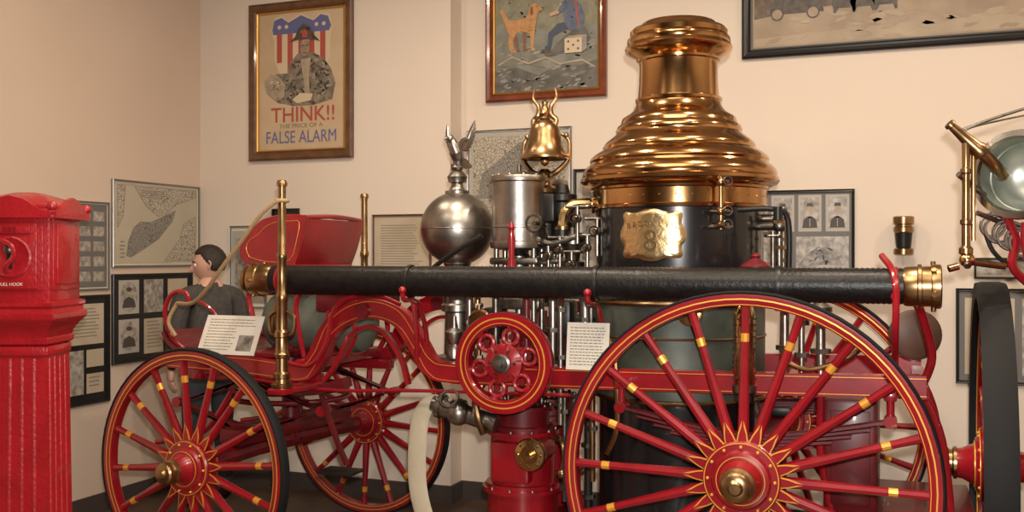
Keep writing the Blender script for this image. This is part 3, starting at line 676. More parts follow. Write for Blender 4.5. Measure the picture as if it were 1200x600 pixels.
hel=[(.40,.745),(.45,.775),(.48,.825),(.535,.855),(.595,.83),(.63,.78),(.69,.735),(.62,.752),(.48,.756)]
p.poly(hel,CHD,20); p.strokes(hel,[CH,CHD],18,.012,21); p.poly([(.52,.765),(.57,.765),(.575,.80),(.545,.82),(.515,.80)],PR,26)
p.text('headline','THINK!!',.150,.52,.283,PR,1.0,4,.001); p.text('subline','THE PRICE OF A',.042,.50,.215,INKG,1.2,4); p.text('headline_2','FALSE ALARM',.125,.50,.142,PB,.78,4)
p.end()
# dog and fireman painting
G1=flatc('paint_grey_green',(.15,.15,.12),(.22,.22,.185),10); G2=flatc('paint_rock',(.20,.19,.16),(.30,.285,.25),22); G3=flatc('paint_dark',(.075,.07,.06),(.13,.12,.10),14); G4=flatc('paint_olive',(.18,.17,.11),(.26,.24,.16),20)
DOG=flatc('paint_dog_gold',(.42,.20,.065),(.50,.27,.10),30); DOGM=flatc('paint_dog_mid',(.34,.15,.045)); DOGD=flatc('paint_dog_shade',(.20,.08,.025)); SKINP=flatc('paint_skin',(.50,.30,.20)); BLP=flatc('paint_blue',(.08,.10,.15),(.11,.14,.20),20); BLD=flatc('paint_blue_dark',(.05,.065,.10))
p=frame('framed_dog_painting',(-2.591,YR,2.697),UX,.846,.83,FMAHO,.05,.04,G1,lip=FGOLD)
A=[(.07,.93),(.93,.93),(.93,.55),(.5,.5),(.07,.55)]; p.poly(A,G4,1); p.strokes(A,[G4,G1,G4],110,.030,2)
A=[(.07,.58),(.30,.62),(.55,.54),(.93,.58),(.93,.28),(.60,.22),(.35,.30),(.07,.28)]; p.poly(A,G1,6); p.strokes(A,[G1,G2,G4,G1],150,.028,7,.1)
A=[(.07,.07),(.93,.07),(.93,.30),(.78,.26),(.60,.28),(.44,.20),(.25,.28),(.07,.26)]; p.poly(A,G3,11); p.strokes(A,[G3,G1,G2,G3],120,.024,12,.2)
hosep=[(.10,.30),(.22,.36),(.36,.30),(.50,.34),(.62,.28),(.80,.30),(.90,.24)]
for i in range(len(hosep)-1):
    (a0,b0),(a1,b1)=hosep[i],hosep[i+1]; p.poly([(a0,b0-.008),(a1,b1-.008),(a1,b1+.008),(a0,b0+.008)],FL,17)
dog=[(.20,.42),(.185,.49),(.20,.54),(.175,.58),(.165,.63),(.14,.68),(.115,.74),(.13,.76),(.16,.72),(.19,.665),(.25,.655),(.33,.665),(.355,.70),(.365,.745),(.385,.775),(.415,.78),(.435,.76),(.475,.745),(.48,.725),(.445,.71),(.43,.68),(.42,.62),(.41,.55),(.40,.43),(.42,.40),(.385,.395),(.375,.43),(.375,.52),(.355,.55),(.30,.565),(.255,.55),(.225,.49),(.235,.43),(.25,.40),(.215,.395)]
p.poly([(.34,.56),(.335,.44),(.35,.405),(.315,.40),(.315,.45),(.31,.56)],DOGD,16); p.poly([(.25,.55),(.27,.48),(.275,.43),(.295,.405),(.26,.40),(.25,.45),(.23,.50)],DOGD,16)
p.poly(dog,DOG,17); p.strokes(dog,[DOG,DOGM,DOG],60,.011,18,-.3); p.poly([(.375,.75),(.395,.755),(.40,.70),(.385,.68),(.37,.71)],DOGD,23); p.ell(.475,.738,.008,.007,CHD,23,8); p.ell(.43,.752,.005,.005,CHD,23,8)
# seated fireman: boots, trousers, blue shirt, red braces, head with cap
p.poly([(.72,.54),(.82,.56),(.87,.47),(.82,.41),(.66,.37),(.56,.345),(.50,.345),(.49,.37),(.56,.40),(.60,.45)],G3,18)
p.poly([(.74,.55),(.66,.55),(.56,.50),(.545,.40),(.50,.40),(.495,.425),(.52,.44),(.525,.53),(.60,.60),(.74,.62)],BLD,19)
p.poly([(.54,.42),(.47,.40),(.465,.375),(.545,.375)],CHD,23)
shirt=[(.63,.76),(.66,.785),(.73,.785),(.79,.74),(.82,.64),(.80,.54),(.70,.54),(.66,.60),(.645,.68)]
p.poly(shirt,BLP,20); p.strokes(shirt,[BLP,BLD,BLP],26,.014,21); p.poly([(.74,.78),(.755,.78),(.785,.56),(.77,.56)],PR,26)
p.poly([(.65,.74),(.61,.68),(.54,.66),(.535,.685),(.59,.705),(.63,.76)],SKINP,26); p.poly([(.665,.76),(.62,.74),(.60,.70),(.63,.69),(.67,.72)],BLP,27)
p.rect(.675,.78,.715,.81,SKINP,27); p.ell(.69,.835,.032,.042,SKINP,28); p.poly([(.655,.85),(.66,.875),(.69,.89),(.72,.88),(.73,.85),(.725,.81),(.71,.83),(.705,.86)],flatc('paint_hair',(.10,.05,.03)),29)
p.rect(.66,.36,.80,.475,PW,30); p.poly([(.80,.36),(.84,.385),(.84,.495),(.80,.475)],G2,30); p.poly([(.66,.475),(.80,.475),(.84,.495),(.70,.495)],FL,30)
for x,y in ((.69,.45),(.77,.45),(.69,.39),(.77,.39),(.73,.42)): p.ell(x,y,.010,.010,G3,31,10)
p.end()
SEP=flatc('sepia_street',(.27,.20,.13),(.37,.28,.19),6); SEPD=flatc('sepia_dark',(.07,.045,.03),(.16,.11,.07),18); SEPL=flatc('sepia_light',(.40,.32,.22),(.33,.25,.165),5)
p=frame('framed_panoramic_photograph',(-.883,YR,2.873),UX,2.1,1.0,FBLK,.05,.035,SEP,lip=GREYM)
p.rect(.035,.075,.965,.925,SEP,1); p.poly([(.035,.075),(.965,.075),(.965,.20),(.5,.16),(.035,.12)],SEPL,2)
A=[(.035,.075),(.965,.075),(.965,.30),(.035,.22)]; p.strokes(A,[SEP,SEPL],70,.022,3,.06)
p.rect(.035,.40,.965,.92,SEPD,2)
for i in range(16): x=.05+i*.057; p.rect(x,.5,x+.03,.62,SEPL,3)
p.poly([(.035,.24),(.10,.26),(.30,.30),(.5,.33),(.965,.36),(.965,.42),(.035,.42)],SEPD,7)
for x in (.25,.30,.36):
    p.poly([(x,.30),(x+.005,.34),(x+.05,.345),(x+.066,.39),(x+.078,.37),(x+.07,.34),(x+.066,.29),(x+.066,.24),(x+.06,.24),(x+.055,.27),(x+.02,.27),(x+.012,.24),(x+.006,.24),(x+.006,.27)],CHD,8)
p.poly([(.08,.26),(.08,.34),(.14,.38),(.22,.36),(.23,.26)],CHD,8)
for x in (.10,.20): p.ell(x,.26,.018,.038,CHD,9); p.ell(x,.26,.014,.030,SEP,10)
p.end()
p=frame('framed_map',(-2.737,YR,1.93),UX,.75,.585,FSILV,.018,.02,WHITE)
p.rect(.03,.04,.97,.96,GREYL,1); p.rect(.06,.08,.94,.92,MAPM,2); p.poly([(.10,.2),(.15,.5),(.28,.62),(.5,.84),(.75,.88),(.85,.75),(.6,.5),(.5,.2)],MAPD,3); p.rect(.62,.12,.90,.40,PAPER,4); p.lines(.65,.15,.87,.37,6,INKG,5)
p.end()
p=frame('framed_certificate',(-3.372,YL,1.46),UX,.45,.485,FWOOD,.014,.02,PAPER); p.rect(.06,.06,.94,.94,PAPER,1); p.lines(.14,.2,.86,.85,18,INKG); p.end()
p=frame('framed_certificate',(-4.556,YL,1.28),UX,.32,.60,FSILV,.014,.02,WHITE); p.rect(.06,.06,.94,.94,GREYL,1); p.rect(.15,.15,.85,.85,PHOTOL,2); p.end()
p=frame('framed_photograph',(-1.975,YR,1.55),UX,.5,.68,FBLK,.02,.02,GREYL); p.rect(.12,.12,.88,.88,PHOTO,2); p.end()
p=frame('framed_notice',(-4.19,YL,1.87),UX,.23,.13,FBLK,.012,.02,FBLK); p.rect(.1,.1,.9,.9,FBLK,1); p.end()
p=frame('framed_portrait_group',(-.90,YR,1.555),UX,.675,.505,FBLK,.018,.022,GREYM)
for i in range(4):
    a=.05+i*.235; p.rect(a,.50,a+.20,.94,GREYL,1); p.rect(a+.02,.54,a+.18,.91,PHOTOL,2); p.poly([(a+.035,.545),(a+.045,.64),(a+.08,.68),(a+.12,.68),(a+.155,.64),(a+.165,.545)],INK,3)
    p.rect(a+.088,.66,a+.112,.72,FL,3); p.ell(a+.10,.765,.022,.050,FL,4,16); p.poly([(a+.07,.80),(a+.078,.84),(a+.122,.84),(a+.13,.80),(a+.10,.805)],INK,5); p.rect(a+.097,.56,a+.103,.66,GREYL,4)
p.rect(.05,.06,.44,.44,PHOTOL,1); p.rect(.50,.06,.95,.44,PHOTOL,1); A=[(.52,.10),(.60,.24),(.70,.32),(.86,.28),(.93,.10)]; p.poly(A,PHOTO,2); p.strokes(A,[INK,GREYL,PHOTO],30,.02,3)
p.end()
p=frame('framed_document_panel',(.325,YR,.93),UX,.95,.545,FBLK,.018,.022,GREYM)
for i in range(3): a=.05+i*.31; p.rect(a,.1,a+.27,.9,PAPER if i!=1 else PHOTOL,1); p.lines(a+.03,.2,a+.24,.8,10,INKG)
p.end()
p=frame('framed_document_panel',(.42,YR,1.53),UX,.5,.12,FBLK,.012,.022,GREYL); p.rect(.1,.2,.9,.8,PHOTOL,1); p.end()
# left wall
p=frame('framed_map',(XL,5.193,1.585),UY,.885,.585,FSILV,.014,.02,WHITE)
p.rect(.025,.035,.975,.965,PAPER,1); p.rect(.05,.06,.95,.94,flatc('map_water',(.44,.39,.30),(.40,.35,.26),3),2)
p.poly([(.15,.13),(.20,.11),(.35,.21),(.51,.33),(.67,.55),(.71,.69),(.60,.63),(.42,.53),(.30,.53),(.23,.46),(.17,.30)],INKG,3)
p.poly([(.16,.14),(.20,.12),(.34,.22),(.50,.34),(.66,.56),(.70,.68),(.60,.62),(.42,.52),(.30,.52),(.24,.46),(.18,.30)],MAPD,4)
for pg in ([(.24,.94),(.36,.72),(.50,.60),(.60,.64),(.72,.76),(.95,.86),(.95,.94)],[(.58,.07),(.76,.34),(.80,.52),(.95,.62),(.95,.07)],[(.06,.45),(.12,.6),(.14,.94),(.06,.94)]):
    p.poly(pg,MAPM,3)
    for i in range(len(pg)):
        (a0,b0),(a1,b1)=pg[i],pg[(i+1)%len(pg)]; dx,dy=a1-a0,b1-b0; L=math.hypot(dx,dy); nx,ny=-dy/L*.003,dx/L*.003
        p.poly([(a0-nx,b0-ny),(a1-nx,b1-ny),(a1+nx,b1+ny),(a0+nx,b0+ny)],INKG,5)
p.lines(.30,.80,.62,.90,4,INKG,6); p.lines(.08,.08,.14,.30,5,INKG,6)
p.end()
p=frame('framed_portrait_panel',(XL,5.193,.94),UY,.80,.60,FBLK,.018,.022,FBLK)
for y in (.30,.74):
    p.rect(.08,y-.19,.32,y+.19,GREYL,1); p.ell(.20,y,.10,.17,PHOTOL,2); p.ell(.20,y+.05,.03,.05,FL,3); p.ell(.20,y+.085,.032,.025,INK,4); p.poly([(.12,y-.12),(.14,y-.03),(.20,y+.005),(.26,y-.03),(.28,y-.12)],INK,3)
p.rect(.38,.55,.62,.93,PHOTOL,1); p.rect(.38,.08,.62,.48,PAPER,1); p.lines(.41,.12,.6,.45,8,INKG); p.rect(.68,.55,.94,.93,PAPER,1); p.rect(.68,.08,.94,.48,PHOTO,1)
p.end()
p=frame('framed_photo_collage',(XL,4.87,1.44),UY,.30,.57,FSILV,.012,.02,WHITE); p.rect(.06,.03,.94,.97,GREYM,1)
for i in range(2):
    for j in range(5): p.rect(.14+.40*i,.10+.17*j,.46+.40*i,.21+.17*j,PHOTOL,2)
p.end()
p=frame('framed_document_panel',(XL,4.78,.71),UY,.39,.70,FBLK,.018,.022,FBLK)
p.rect(.12,.55,.88,.92,PAPER,1); p.lines(.18,.6,.8,.88,9,INKG); p.rect(.5,.34,.88,.50,PAPER,1); p.rect(.5,.10,.88,.28,PAPER,1); p.lines(.55,.14,.84,.25,3,INKG); p.rect(.12,.10,.44,.50,PHOTOL,1); p.end()

# wall lantern
E=empty('wall_lantern',(.04,YR-.06,1.77)); g=G()
c=(.045,YR-.075,0)
g.lathe(c,(0,0,1),[(.045,1.665),(.055,1.67),(.055,1.70),(.045,1.705),(.030,1.715)],BRASSD,28)
g.lathe(c,(0,0,1),[(.040,1.71),(.044,1.74),(.048,1.79),(.05,1.80)],BLKM,28)
g.lathe(c,(0,0,1),[(.05,1.795),(.056,1.80),(.056,1.825),(.048,1.83),(.048,1.84),(.058,1.845),(.058,1.885),(.05,1.89)],BRASSD,28)
g.box((.045,YR-.012,1.77),(.04,.024,.10),BLKM,.004); g.cyl((.045,YR-.02,1.78),(.045,YR-.05,1.78),.012,BLKM)
g.done('lantern_body',E)

# ---------------------------------------------------------------- alarm box pedestal
AX,AY=-3.40,3.194
AR=22.0
E=empty('fire_alarm_box_pedestal',(AX,AY,0))
M=Matrix.Translation((AX,AY,0))@Matrix.Rotation(math.radians(AR),4,'Z')
g=G(M)
g.box((0,0,.06),(.42,.42,.12),REDBOX,.01); g.box((0,0,.15),(.36,.36,.08),REDBOX,.02)
def taper(z0,z1,a,b): 
    vs=[(-a,-a,z0),(a,-a,z0),(a,a,z0),(-a,a,z0),(-b,-b,z1),(b,-b,z1),(b,b,z1),(-b,b,z1)]
    g.add(vs,[[0,1,2,3],[4,5,6,7],[0,1,5,4],[1,2,6,5],[2,3,7,6],[3,0,4,7]],REDBOX)
taper(.18,1.30,.130,.116)
for s in range(4):
    R=Matrix.Rotation(s*pi/2,4,'Z'); gg=G(M@R); 
    for i in range(4):
        x=-.072+i*.048
        gg.tube([(x*1.12,-.1275,.26),(x,-.1145,1.24)],.010,REDBOX,8,smooth=False,flat=(1,.8,1))
    gg.box((0,-.112,1.27),(.235,.03,.04),REDBOX,.006); gg.box((0,-.130,.22),(.27,.03,.05),REDBOX,.006)
    gg.prism([(-.17,0),(.17,0),(.17,.02),(.12,.035),(.06,.075),(0,.09),(-.06,.075),(-.12,.035),(-.17,.02)],(0,-.168,1.815),(1,0,0),(0,0,1),.016,REDBOX)
    if s:
        gg.box((0,-.151,1.67),(.25,.010,.30),REDBOX,.004); gg.box((0,-.158,1.67),(.20,.010,.25),REDBOX,.004)
    b0=len(g.v); g.v+=gg.v
    for f,mi in zip(gg.f,gg.m): g.f.append([b0+k for k in f]); g.m.append(g.mi(gg.mats[mi]))
pr=[(.116,1.29),(.130,1.30),(.132,1.32),(.126,1.325),(.130,1.345),(.148,1.375),(.166,1.395),(.172,1.405),(.172,1.425),(.162,1.43),(.158,1.445),(.166,1.455),(.166,1.47),(.150,1.475)]
vs=[]
for a_,z in pr: vs+=[(-a_,-a_,z),(a_,-a_,z),(a_,a_,z),(-a_,a_,z)]
g.add(vs,[[i*4+k,i*4+(k+1)%4,(i+1)*4+(k+1)%4,(i+1)*4+k] for i in range(len(pr)-1) for k in range(4)],REDBOX)
g.box((0,0,1.65),(.30,.30,.36),REDBOX,.008)
for z,a_,h in ((1.822,.165,.02),(1.842,.18,.022),(1.862,.172,.02)): g.box((0,0,z),(a_*2,a_*2,h),REDBOX,.007)
g.add([V((x,y,z)) for (x,y,z) in [(-.165,-.165,1.87),(.165,-.165,1.87),(.165,.165,1.87),(-.165,.165,1.87),(-.10,-.10,1.905),(.10,-.10,1.905),(.10,.10,1.905),(-.10,.10,1.905),(-.04,-.04,1.925),(.04,-.04,1.925),(.04,.04,1.925),(-.04,.04,1.925)]],
 [[0,1,5,4],[1,2,6,5],[2,3,7,6],[3,0,4,7],[4,5,9,8],[5,6,10,9],[6,7,11,10],[7,4,8,11],[8,9,10,11]],REDBOX)
for sx in (-1,1):
    for sy in (-1,1): g.ball((sx*.168,sy*.168,1.862),.022,REDBOX,12)
g.done('pedestal_body',E)
g=G(M)
g.box((0,-.151,1.67),(.25,.010,.30),REDBOX,.004)
g.box((0,-.158,1.66),(.21,.014,.27),REDBOX,.006); g.lathe((0,-.163,1.655),(0,-1,0),[(.085,0),(.085,.006),(.078,.010),(.070,.006),(.001,.006)],REDBOX,32)
g.box((0,-.168,1.765),(.16,.012,.03),REDBOX,.004)
g.tube([(-.045,-.170,1.735),(-.02,-.195,1.725),(.02,-.198,1.70),(.026,-.195,1.66),(.0,-.195,1.625),(-.012,-.18,1.60)],.010,REDBOX,8)
g.box((0,-.172,1.66),(.022,.01,.10),BLKM,.003); g.ball((0,-.185,1.685),.02,STEEL,12,(1,.6,1))
for z in (1.57,1.74): g.cyl((-.112,-.16,z-.02),(-.112,-.16,z+.02),.010,REDBOX)
g.done('alarm_door',E)
a=math.radians(AR); ud=V((math.cos(a),math.sin(a),0)); pos=M@V((0,-.1755,1.765)); txt('door_lettering','FIRE',.03,pos,ud,(0,0,1),REDD,E,.0006)
pos=M@V((0,-.166,1.545)); txt('door_lettering_2','PULL HOOK',.018,pos,ud,(0,0,1),WHITE,E,.0006)

# ---------------------------------------------------------------- second apparatus on the right
E2=empty('antique_hose_wagon',(1.1,3.6,0))
hc=V((.375,4.667,.776))
g=G(); wheel(g,hc,(-1,.03,0),.776,16,black=RUB,tw=.055,td=.07)
g.lathe(hc,(-1,.03,0),[(.05,.06),(.066,.065),(.066,.10),(.056,.105),(.056,.16),(.064,.165),(.064,.20),(.05,.205),(.03,.215)],BRASSD,32)
g.done('rear_wheel',E2)
g=G(); wheel(g,(1.817,4.667,.776),(1,0,0),.776,16,tw=.055,td=.07); g.done('rear_wheel_far',E2)
g=G(); wheel(g,(.45,2.35,.56),(-1,0,0),.56,14,tw=.05,td=.06); wheel(g,(1.75,2.35,.56),(1,0,0),.56,14,tw=.05,td=.06); g.done('front_wheels',E2)
g=G()
g.cyl((.40,4.667,.776),(1.80,4.667,.776),.035,REDD); g.cyl((.47,2.35,.56),(1.73,2.35,.56),.035,REDD)
for x in (.72,1.48): g.box((x,3.6,1.0),(.07,3.6,.10),RED,.012)
for x in (.72,1.48):
    for yy,z in ((4.667,.80),(2.35,.66)):
        for i in range(4):
            L=.45-.08*i; vs=[(x,yy-L,z+.14-.012*i),(x,yy,z+.05-.012*i),(x,yy+L,z+.14-.012*i)]
            g.tube(vs,.03,REDD,8,flat=(1,1,.25))
g.cyl((1.1,2.35,.56),(1.1,2.35,1.0),.05,REDD)
g.box((1.1,4.2,1.30),(.72,1.7,.50),RED,.03); g.box((1.1,4.2,1.56),(.80,1.78,.04),RED,.012); g.box((1.1,2.5,1.35),(.7,.5,.25),RED,.03); g.box((1.1,2.5,1.52),(.64,.46,.10),CUSH,.03)
g.box((1.1,5.25,.55),(.8,.4,.03),REDD,.01)
for x in (.85,1.35): g.tube([(x,5.2,.56),(x,5.3,.8),(x,5.05,1.1)],.015,RED)
g.done('wagon_body',E2)
g=G()
d=V((-.40,-.91,.03)); c=V((.452,4.33,1.975)); k=1.24
g.lathe(c,d,[(r*k,h*k) for r,h in [(.02,-.26),(.05,-.25),(.09,-.21),(.115,-.15),(.12,-.10),(.12,.0),(.133,.004),(.142,.015),(.138,.030),(.120,.032),(.113,.02)]],CHROME,48,caps=False)
g.lathe(c,d,[(r*k,h*k) for r,h in [(.113,.02),(.112,-.03),(.110,-.06),(.106,-.062),(.104,-.09),(.08,-.12),(.05,-.135),(.001,-.14)]],mat('reflector_dull',(.46,.48,.42),.6,.35,c2=(.30,.33,.28),scale=6),48,caps=False)
g.ball(c-d*.14,.026,STEEL,12)
for z in (-.13,-.06): g.torus(c+d*z,d,.150,.005,BRASSD,40,6)
g.lathe((.195,4.255,2.178),V((.13,.05,-.125)),[(.016,0),(.020,.0),(.022,.012),(.016,.016),(.020,.06),(.028,.14),(.034,.15),(.034,.175),(.026,.18)],BRASSD,28)
g.tube([(.31,4.30,2.068),(.36,4.33,2.02),(.40,4.40,1.98)],.024,BRASSD,12)
g.lathe((.258,4.278,0),(0,0,1),[(.012,1.66),(.026,1.67),(.026,1.69),(.016,1.70),(.016,1.78),(.022,1.785),(.022,1.80),(.015,1.805),(.014,1.98),(.021,1.985),(.021,2.0),(.014,2.005),(.016,2.10),(.012,2.12)],BRASSD,20)
g.cyl((.285,4.29,1.72),(.285,4.29,2.08),.009,BRASS); g.cyl((.23,4.27,1.98),(.33,4.36,1.90),.012,STEEL)
g.ball((.262,4.278,1.645),.03,BRASS,16); g.cyl((.262,4.278,1.645),(.262,4.25,1.62),.014,STEEL); g.tube([(.262,4.278,1.64),(.32,4.30,1.63),(.40,4.33,1.62)],.014,BRASSD)
g.cyl((.23,4.27,1.62),(.195,4.26,1.61),.015,BRASS)
for i in range(6):
    g.torus((.36+.022*i,4.36,1.78-.014*i),(.2,-1,0),.045+.008*(i%2),.007,NICK,24,6)
g.tube([(.41,4.36,1.81),(.44,4.36,1.72),(.43,4.36,1.62),(.50,4.40,1.54),(.56,4.42,1.46)],.018,RED); g.tube([(.47,4.32,1.79),(.47,4.32,1.70),(.50,4.34,1.60),(.56,4.36,1.56)],.016,RED)
g.tube([(.33,4.36,1.76),(.36,4.36,1.68),(.42,4.38,1.62),(.52,4.4,1.54)],.009,BLKM); g.tube([(.56,4.45,1.80),(.44,4.40,1.78),(.30,4.32,1.83)],.010,STEEL)
g.tube([(.23,4.30,2.15),(.36,4.34,2.20),(.60,4.42,2.28)],.006,STEEL,8); g.tube([(.25,4.29,2.14),(.30,4.3,2.17),(.60,4.42,2.24)],.004,STEEL,8)
g.cyl((.62,4.50,1.5),(.62,4.50,2.28),.02,RED); g.cyl((.60,4.50,1.98),(.53,4.52,1.98),.02,RED)
g.tube([(.262,4.278,1.70),(.262,4.30,1.84),(.25,4.3,1.95)],.006,BLKM,8)
g.done('lamp_and_nozzle_bracket',E2)

# ---------------------------------------------------------------- man
MX,MY=-4.22,5.42
SK=mat('skin',(.56,.32,.23),0,.5,bump=.03); HAIR=mat('hair_dark',(.020,.012,.008),0,.6,bump=.6,bscale=120); JACK=mat('jacket_grey',(.045,.040,.036),0,.85,c2=(.07,.06,.052),scale=30,bump=.15,bscale=60)
TROU=mat('trousers_dark',(.03,.032,.04),0,.85); SHOE=mat('shoe_black',(.015,.012,.01),0,.4); EYW=mat('eye_white',(.75,.72,.68),0,.3); EYD=mat('eye_dark',(.03,.015,.01),0,.2)
EM=empty('man_visitor',(MX,MY,0))
face=V((-.87,.5,0)).normalized(); yaw=math.atan2(face.x,-face.y)
MB=Matrix.Translation((MX,MY,0))@Matrix.Rotation(yaw,4,'Z')
def skin(name,verts,edges,rad,M,parent,sub=2,root=0):
    me=bpy.data.meshes.new(name); me.from_pydata(verts,edges,[]); o=bpy.data.objects.new(name,me); scn.collection.objects.link(o)
    sm=o.modifiers.new('s','SKIN'); sm.use_smooth_shade=True; sb=o.modifiers.new('b','SUBSURF'); sb.levels=sub; sb.render_levels=sub
    sl=me.skin_vertices[0].data
    for i,r in enumerate(rad): sl[i].radius=(r if isinstance(r,tuple) else (r,r))
    sl[root].use_root=True
    dg=bpy.context.evaluated_depsgraph_get(); dg.update()
    m2=bpy.data.meshes.new_from_object(o.evaluated_get(dg)); bpy.data.objects.remove(o)
    m2.transform(M); o2=bpy.data.objects.new(name,m2); scn.collection.objects.link(o2); attach(o2,parent); m2.name=name
    return o2
vb=[(0,0,.93),(0,.01,1.08),(0,.015,1.24),(0,.02,1.37),(0,.015,1.455),(0,.0,1.53),
    (.10,.015,1.425),(.185,.015,1.40),(.235,.03,1.14),(.215,-.09,.92),
    (-.10,.015,1.425),(-.185,.015,1.40),(-.235,.03,1.14),(-.215,-.09,.92),
    (.095,0,.86),(.105,-.015,.49),(.11,.03,.10),(.12,-.10,.045),
    (-.095,0,.86),(-.105,-.015,.49),(-.11,.03,.10),(-.12,-.10,.045)]
eb=[(0,1),(1,2),(2,3),(3,4),(4,5),(3,6),(6,7),(7,8),(8,9),(3,10),(10,11),(11,12),(12,13),(0,14),(14,15),(15,16),(16,17),(0,18),(18,19),(19,20),(20,21)]
rb=[(.15,.115),(.155,.12),(.165,.125),(.16,.12),(.075,.07),(.055,.058),(.09,.085),(.082,.080),(.060,.060),(.038,.038),(.09,.085),(.082,.080),(.060,.060),(.038,.038),(.095,.095),(.065,.065),(.045,.045),(.045,.035),(.095,.095),(.065,.065),(.045,.045),(.045,.035)]
ob=skin('body',vb,eb,rb,MB,EM,2)
me=ob.data; me.materials.clear()
for m in (JACK,TROU,SHOE,SK): me.materials.append(m)
for f in me.polygons:
    z=f.center.z; p=MB.inverted()@f.center
    f.material_index=2 if z<.085 else (1 if z<.90 and abs(p.x)<.19 and p.y>-.13 and not (abs(p.x)>.17 and z>.84) else (3 if z>1.475 else 0)); f.use_smooth=True
g=G(MB); g.lathe((0,.006,1.44),(0,-.05,1),[(.085,0),(.078,.03),(.070,.045),(.066,.04),(.07,0)],JACK,24,caps=False); g.done('collar',EM)
for s in (1,-1):
    W=V((s*.215,-.09,.92)); d=V((-s*.02,-.15,-1)).normalized()
    q=V((0,-1,.15)).normalized()
    verts=[tuple(W+V((0,0,.02))),tuple(W+d*.045),tuple(W+d*.085)]
    skin('palm_%s'%('l' if s>0 else 'r'),verts,[(0,1),(1,2)],[(.03,.024),(.024,.042),(.020,.042)],MB,EM,2).data.materials.append(SK)
    for k,(off,L) in enumerate(((.030,.074),(.010,.082),(-.010,.076),(-.029,.060))):
        b=W+d*.075+q*off; inw=V((-s,0,0))
        pts=[b,b+d*L*.5+inw*.006,b+d*L*.8+inw*.022,b+d*L*.95+inw*.038]
        o=skin('finger_%s%d'%('l' if s>0 else 'r',k),[tuple(p) for p in pts],[(0,1),(1,2),(2,3)],[.010,.009,.0085,.007],MB,EM,1); o.data.materials.append(SK)
    b=W+d*.03+q*.025; pts=[b,b+q*.03+d*.025,b+q*.036+d*.055-V((s*.01,0,0))]
    o=skin('thumb_%s'%('l' if s>0 else 'r'),[tuple(p) for p in pts],[(0,1),(1,2)],[.013,.011,.008],MB,EM,1); o.data.materials.append(SK)
hf=V((-.86,-.51,0)).normalized(); hy=math.atan2(hf.x,-hf.y)
MH=Matrix.Translation((MX+.01,MY-.005,1.605))@Matrix.Rotation(hy,4,'Z')@Matrix.Rotation(math.radians(3),4,'X')@Matrix.Scale(1.08,4)
def hs(p):
    x,y,z=p
    x*=.074; y*=.094; z*=.112
    if z<0: 
        k=-z/.112; x*=1-.34*k**1.4; 
        if y>0: y*=1-.45*k
        else: y*=1-.08*k
    else: x*=1-.05*(z/.112)
    if y>0 and z>0: y*=1.06
    def bmp(cx,cz,sx,sz): return math.exp(-((x-cx)/sx)**2-((z-cz)/sz)**2)*(1 if y<-.02 else 0)
    y-=.026*bmp(0,-.030,.012,.018)+.012*bmp(0,-.010,.009,.02)
    y+=.012*(bmp(.031,.0,.016,.012)+bmp(-.031,.0,.016,.012))
    y-=.005*bmp(0,.022,.05,.010)
    y-=.008*bmp(0,-.060,.022,.007)+.006*bmp(0,-.072,.02,.006); y+=.003*bmp(0,-.066,.022,.0025)
    y-=.012*bmp(0,-.098,.022,.016)
    return V((x,y,z))
bm=bmesh.new(); bmesh.ops.create_icosphere(bm,subdivisions=6,radius=1)
for q in bm.verts: q.co=hs(q.co)
me=bpy.data.meshes.new('head'); bm.to_mesh(me); bm.free()
me.materials.append(SK); 
for f in me.polygons: f.use_smooth=True
me.transform(MH); o=bpy.data.objects.new('head',me); scn.collection.objects.link(o); attach(o,EM)
bm=bmesh.new(); bmesh.ops.create_icosphere(bm,subdivisions=5,radius=1)
for q in bm.verts:
    n=q.co.copy(); p=hs(n); th=.010+.002*math.sin(n.x*31+n.z*17)*math.sin(n.y*23)
    lim=.55 if n.y<-.45 else (.55-(n.y+.45)*1.15 if n.y<0 else (.03-n.y*1.6 if n.y<.25 else -.37))
    if n.z<lim: th=-.006
    elif n.z<lim+.06: th*=.5
    q.co=p+n*th
me=bpy.data.meshes.new('hair'); bm.to_mesh(me); bm.free(); me.materials.append(HAIR)
for f in me.polygons: f.use_smooth=True
me.transform(MH); o=bpy.data.objects.new('hair',me); scn.collection.objects.link(o); attach(o,EM)
g=G(MH)
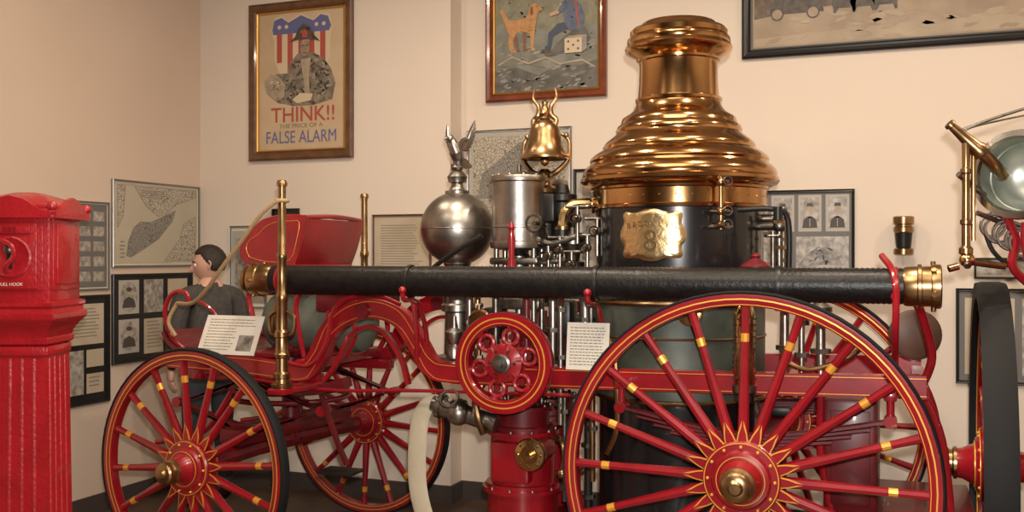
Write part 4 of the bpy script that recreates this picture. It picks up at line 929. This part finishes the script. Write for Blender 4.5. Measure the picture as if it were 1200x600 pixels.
for s in (1,-1):
    g.ball((s*.031,-.076,.0),.0125,EYW,16); g.ball((s*.031,-.0855,.0),.0055,EYD,10)
    g.tube([(s*.016,-.093,.018),(s*.032,-.092,.023),(s*.047,-.080,.018)],.0028,HAIR,6)
    g.tube([(s*.070,-.002,.012),(s*.080,.008,.020),(s*.082,.018,.008),(s*.079,.014,-.012),(s*.071,.004,-.026),(s*.068,-.002,-.02)],[.004,.005,.005,.005,.006,.004],SK,8)
    g.ball((s*.072,.007,-.002),.015,SK,12,(.45,.9,1.4))
g.tube([(-.022,-.096,-.0655),(0,-.101,-.0645),(.022,-.096,-.0655)],.0028,mat('lips',(.40,.15,.11),0,.5),6)
g.done('face_features',EM)

# ---------------------------------------------------------------- lights
def area(name,loc,size,power,col,rot=(0,0,0),shape='DISK'):
    l=bpy.data.lights.new(name,'AREA'); l.shape=shape; l.size=size; l.energy=power; l.color=col
    o=bpy.data.objects.new(name,l); o.location=loc; o.rotation_euler=rot; scn.collection.objects.link(o); return o
FIX=mat('fixture_white',(.8,.78,.72),0,.4)
k=0
for x,y,pw in ((-3.2,4.2,17),(-1.9,4.0,42),(-.2,3.9,44),(-3.0,1.8,20),(-1.2,1.6,34),(1.2,2.4,34),(1.6,4.6,34)):
    area('ceiling_spot_%d'%k,(x,y,ZC-.09),.14,pw,(1,.83,.64)); k+=1
    E=empty('ceiling_lamp',(x,y,ZC-.04)); g=G(); g.lathe((x,y,ZC),(0,0,-1),[(.13,0),(.13,.07),(.12,.075),(.11,.06),(.11,.02)],FIX,32,caps=False); g.done('housing',E)
area('soft_bounce_fill',(-.8,2.2,ZC-.12),1.8,52,(1,.88,.74),shape='SQUARE')  # added area lamp standing in for soft bounced light, no fixture behind it
area('camera_flash',(.05,-.02,1.80),.07,150,(1,.95,.90),(math.radians(90),0,math.radians(16)))
w=bpy.data.worlds.new('World'); scn.world=w; w.use_nodes=True; w.node_tree.nodes['Background'].inputs[0].default_value=(1,.85,.7,1); w.node_tree.nodes['Background'].inputs[1].default_value=.15

cam=bpy.data.cameras.new('camera'); co=bpy.data.objects.new('camera',cam); scn.collection.objects.link(co)
co.location=(0,0,1.66); co.rotation_euler=(math.radians(90),0,math.radians(21)); cam.sensor_width=36; cam.lens=35.1; cam.clip_start=.05
scn.camera=co
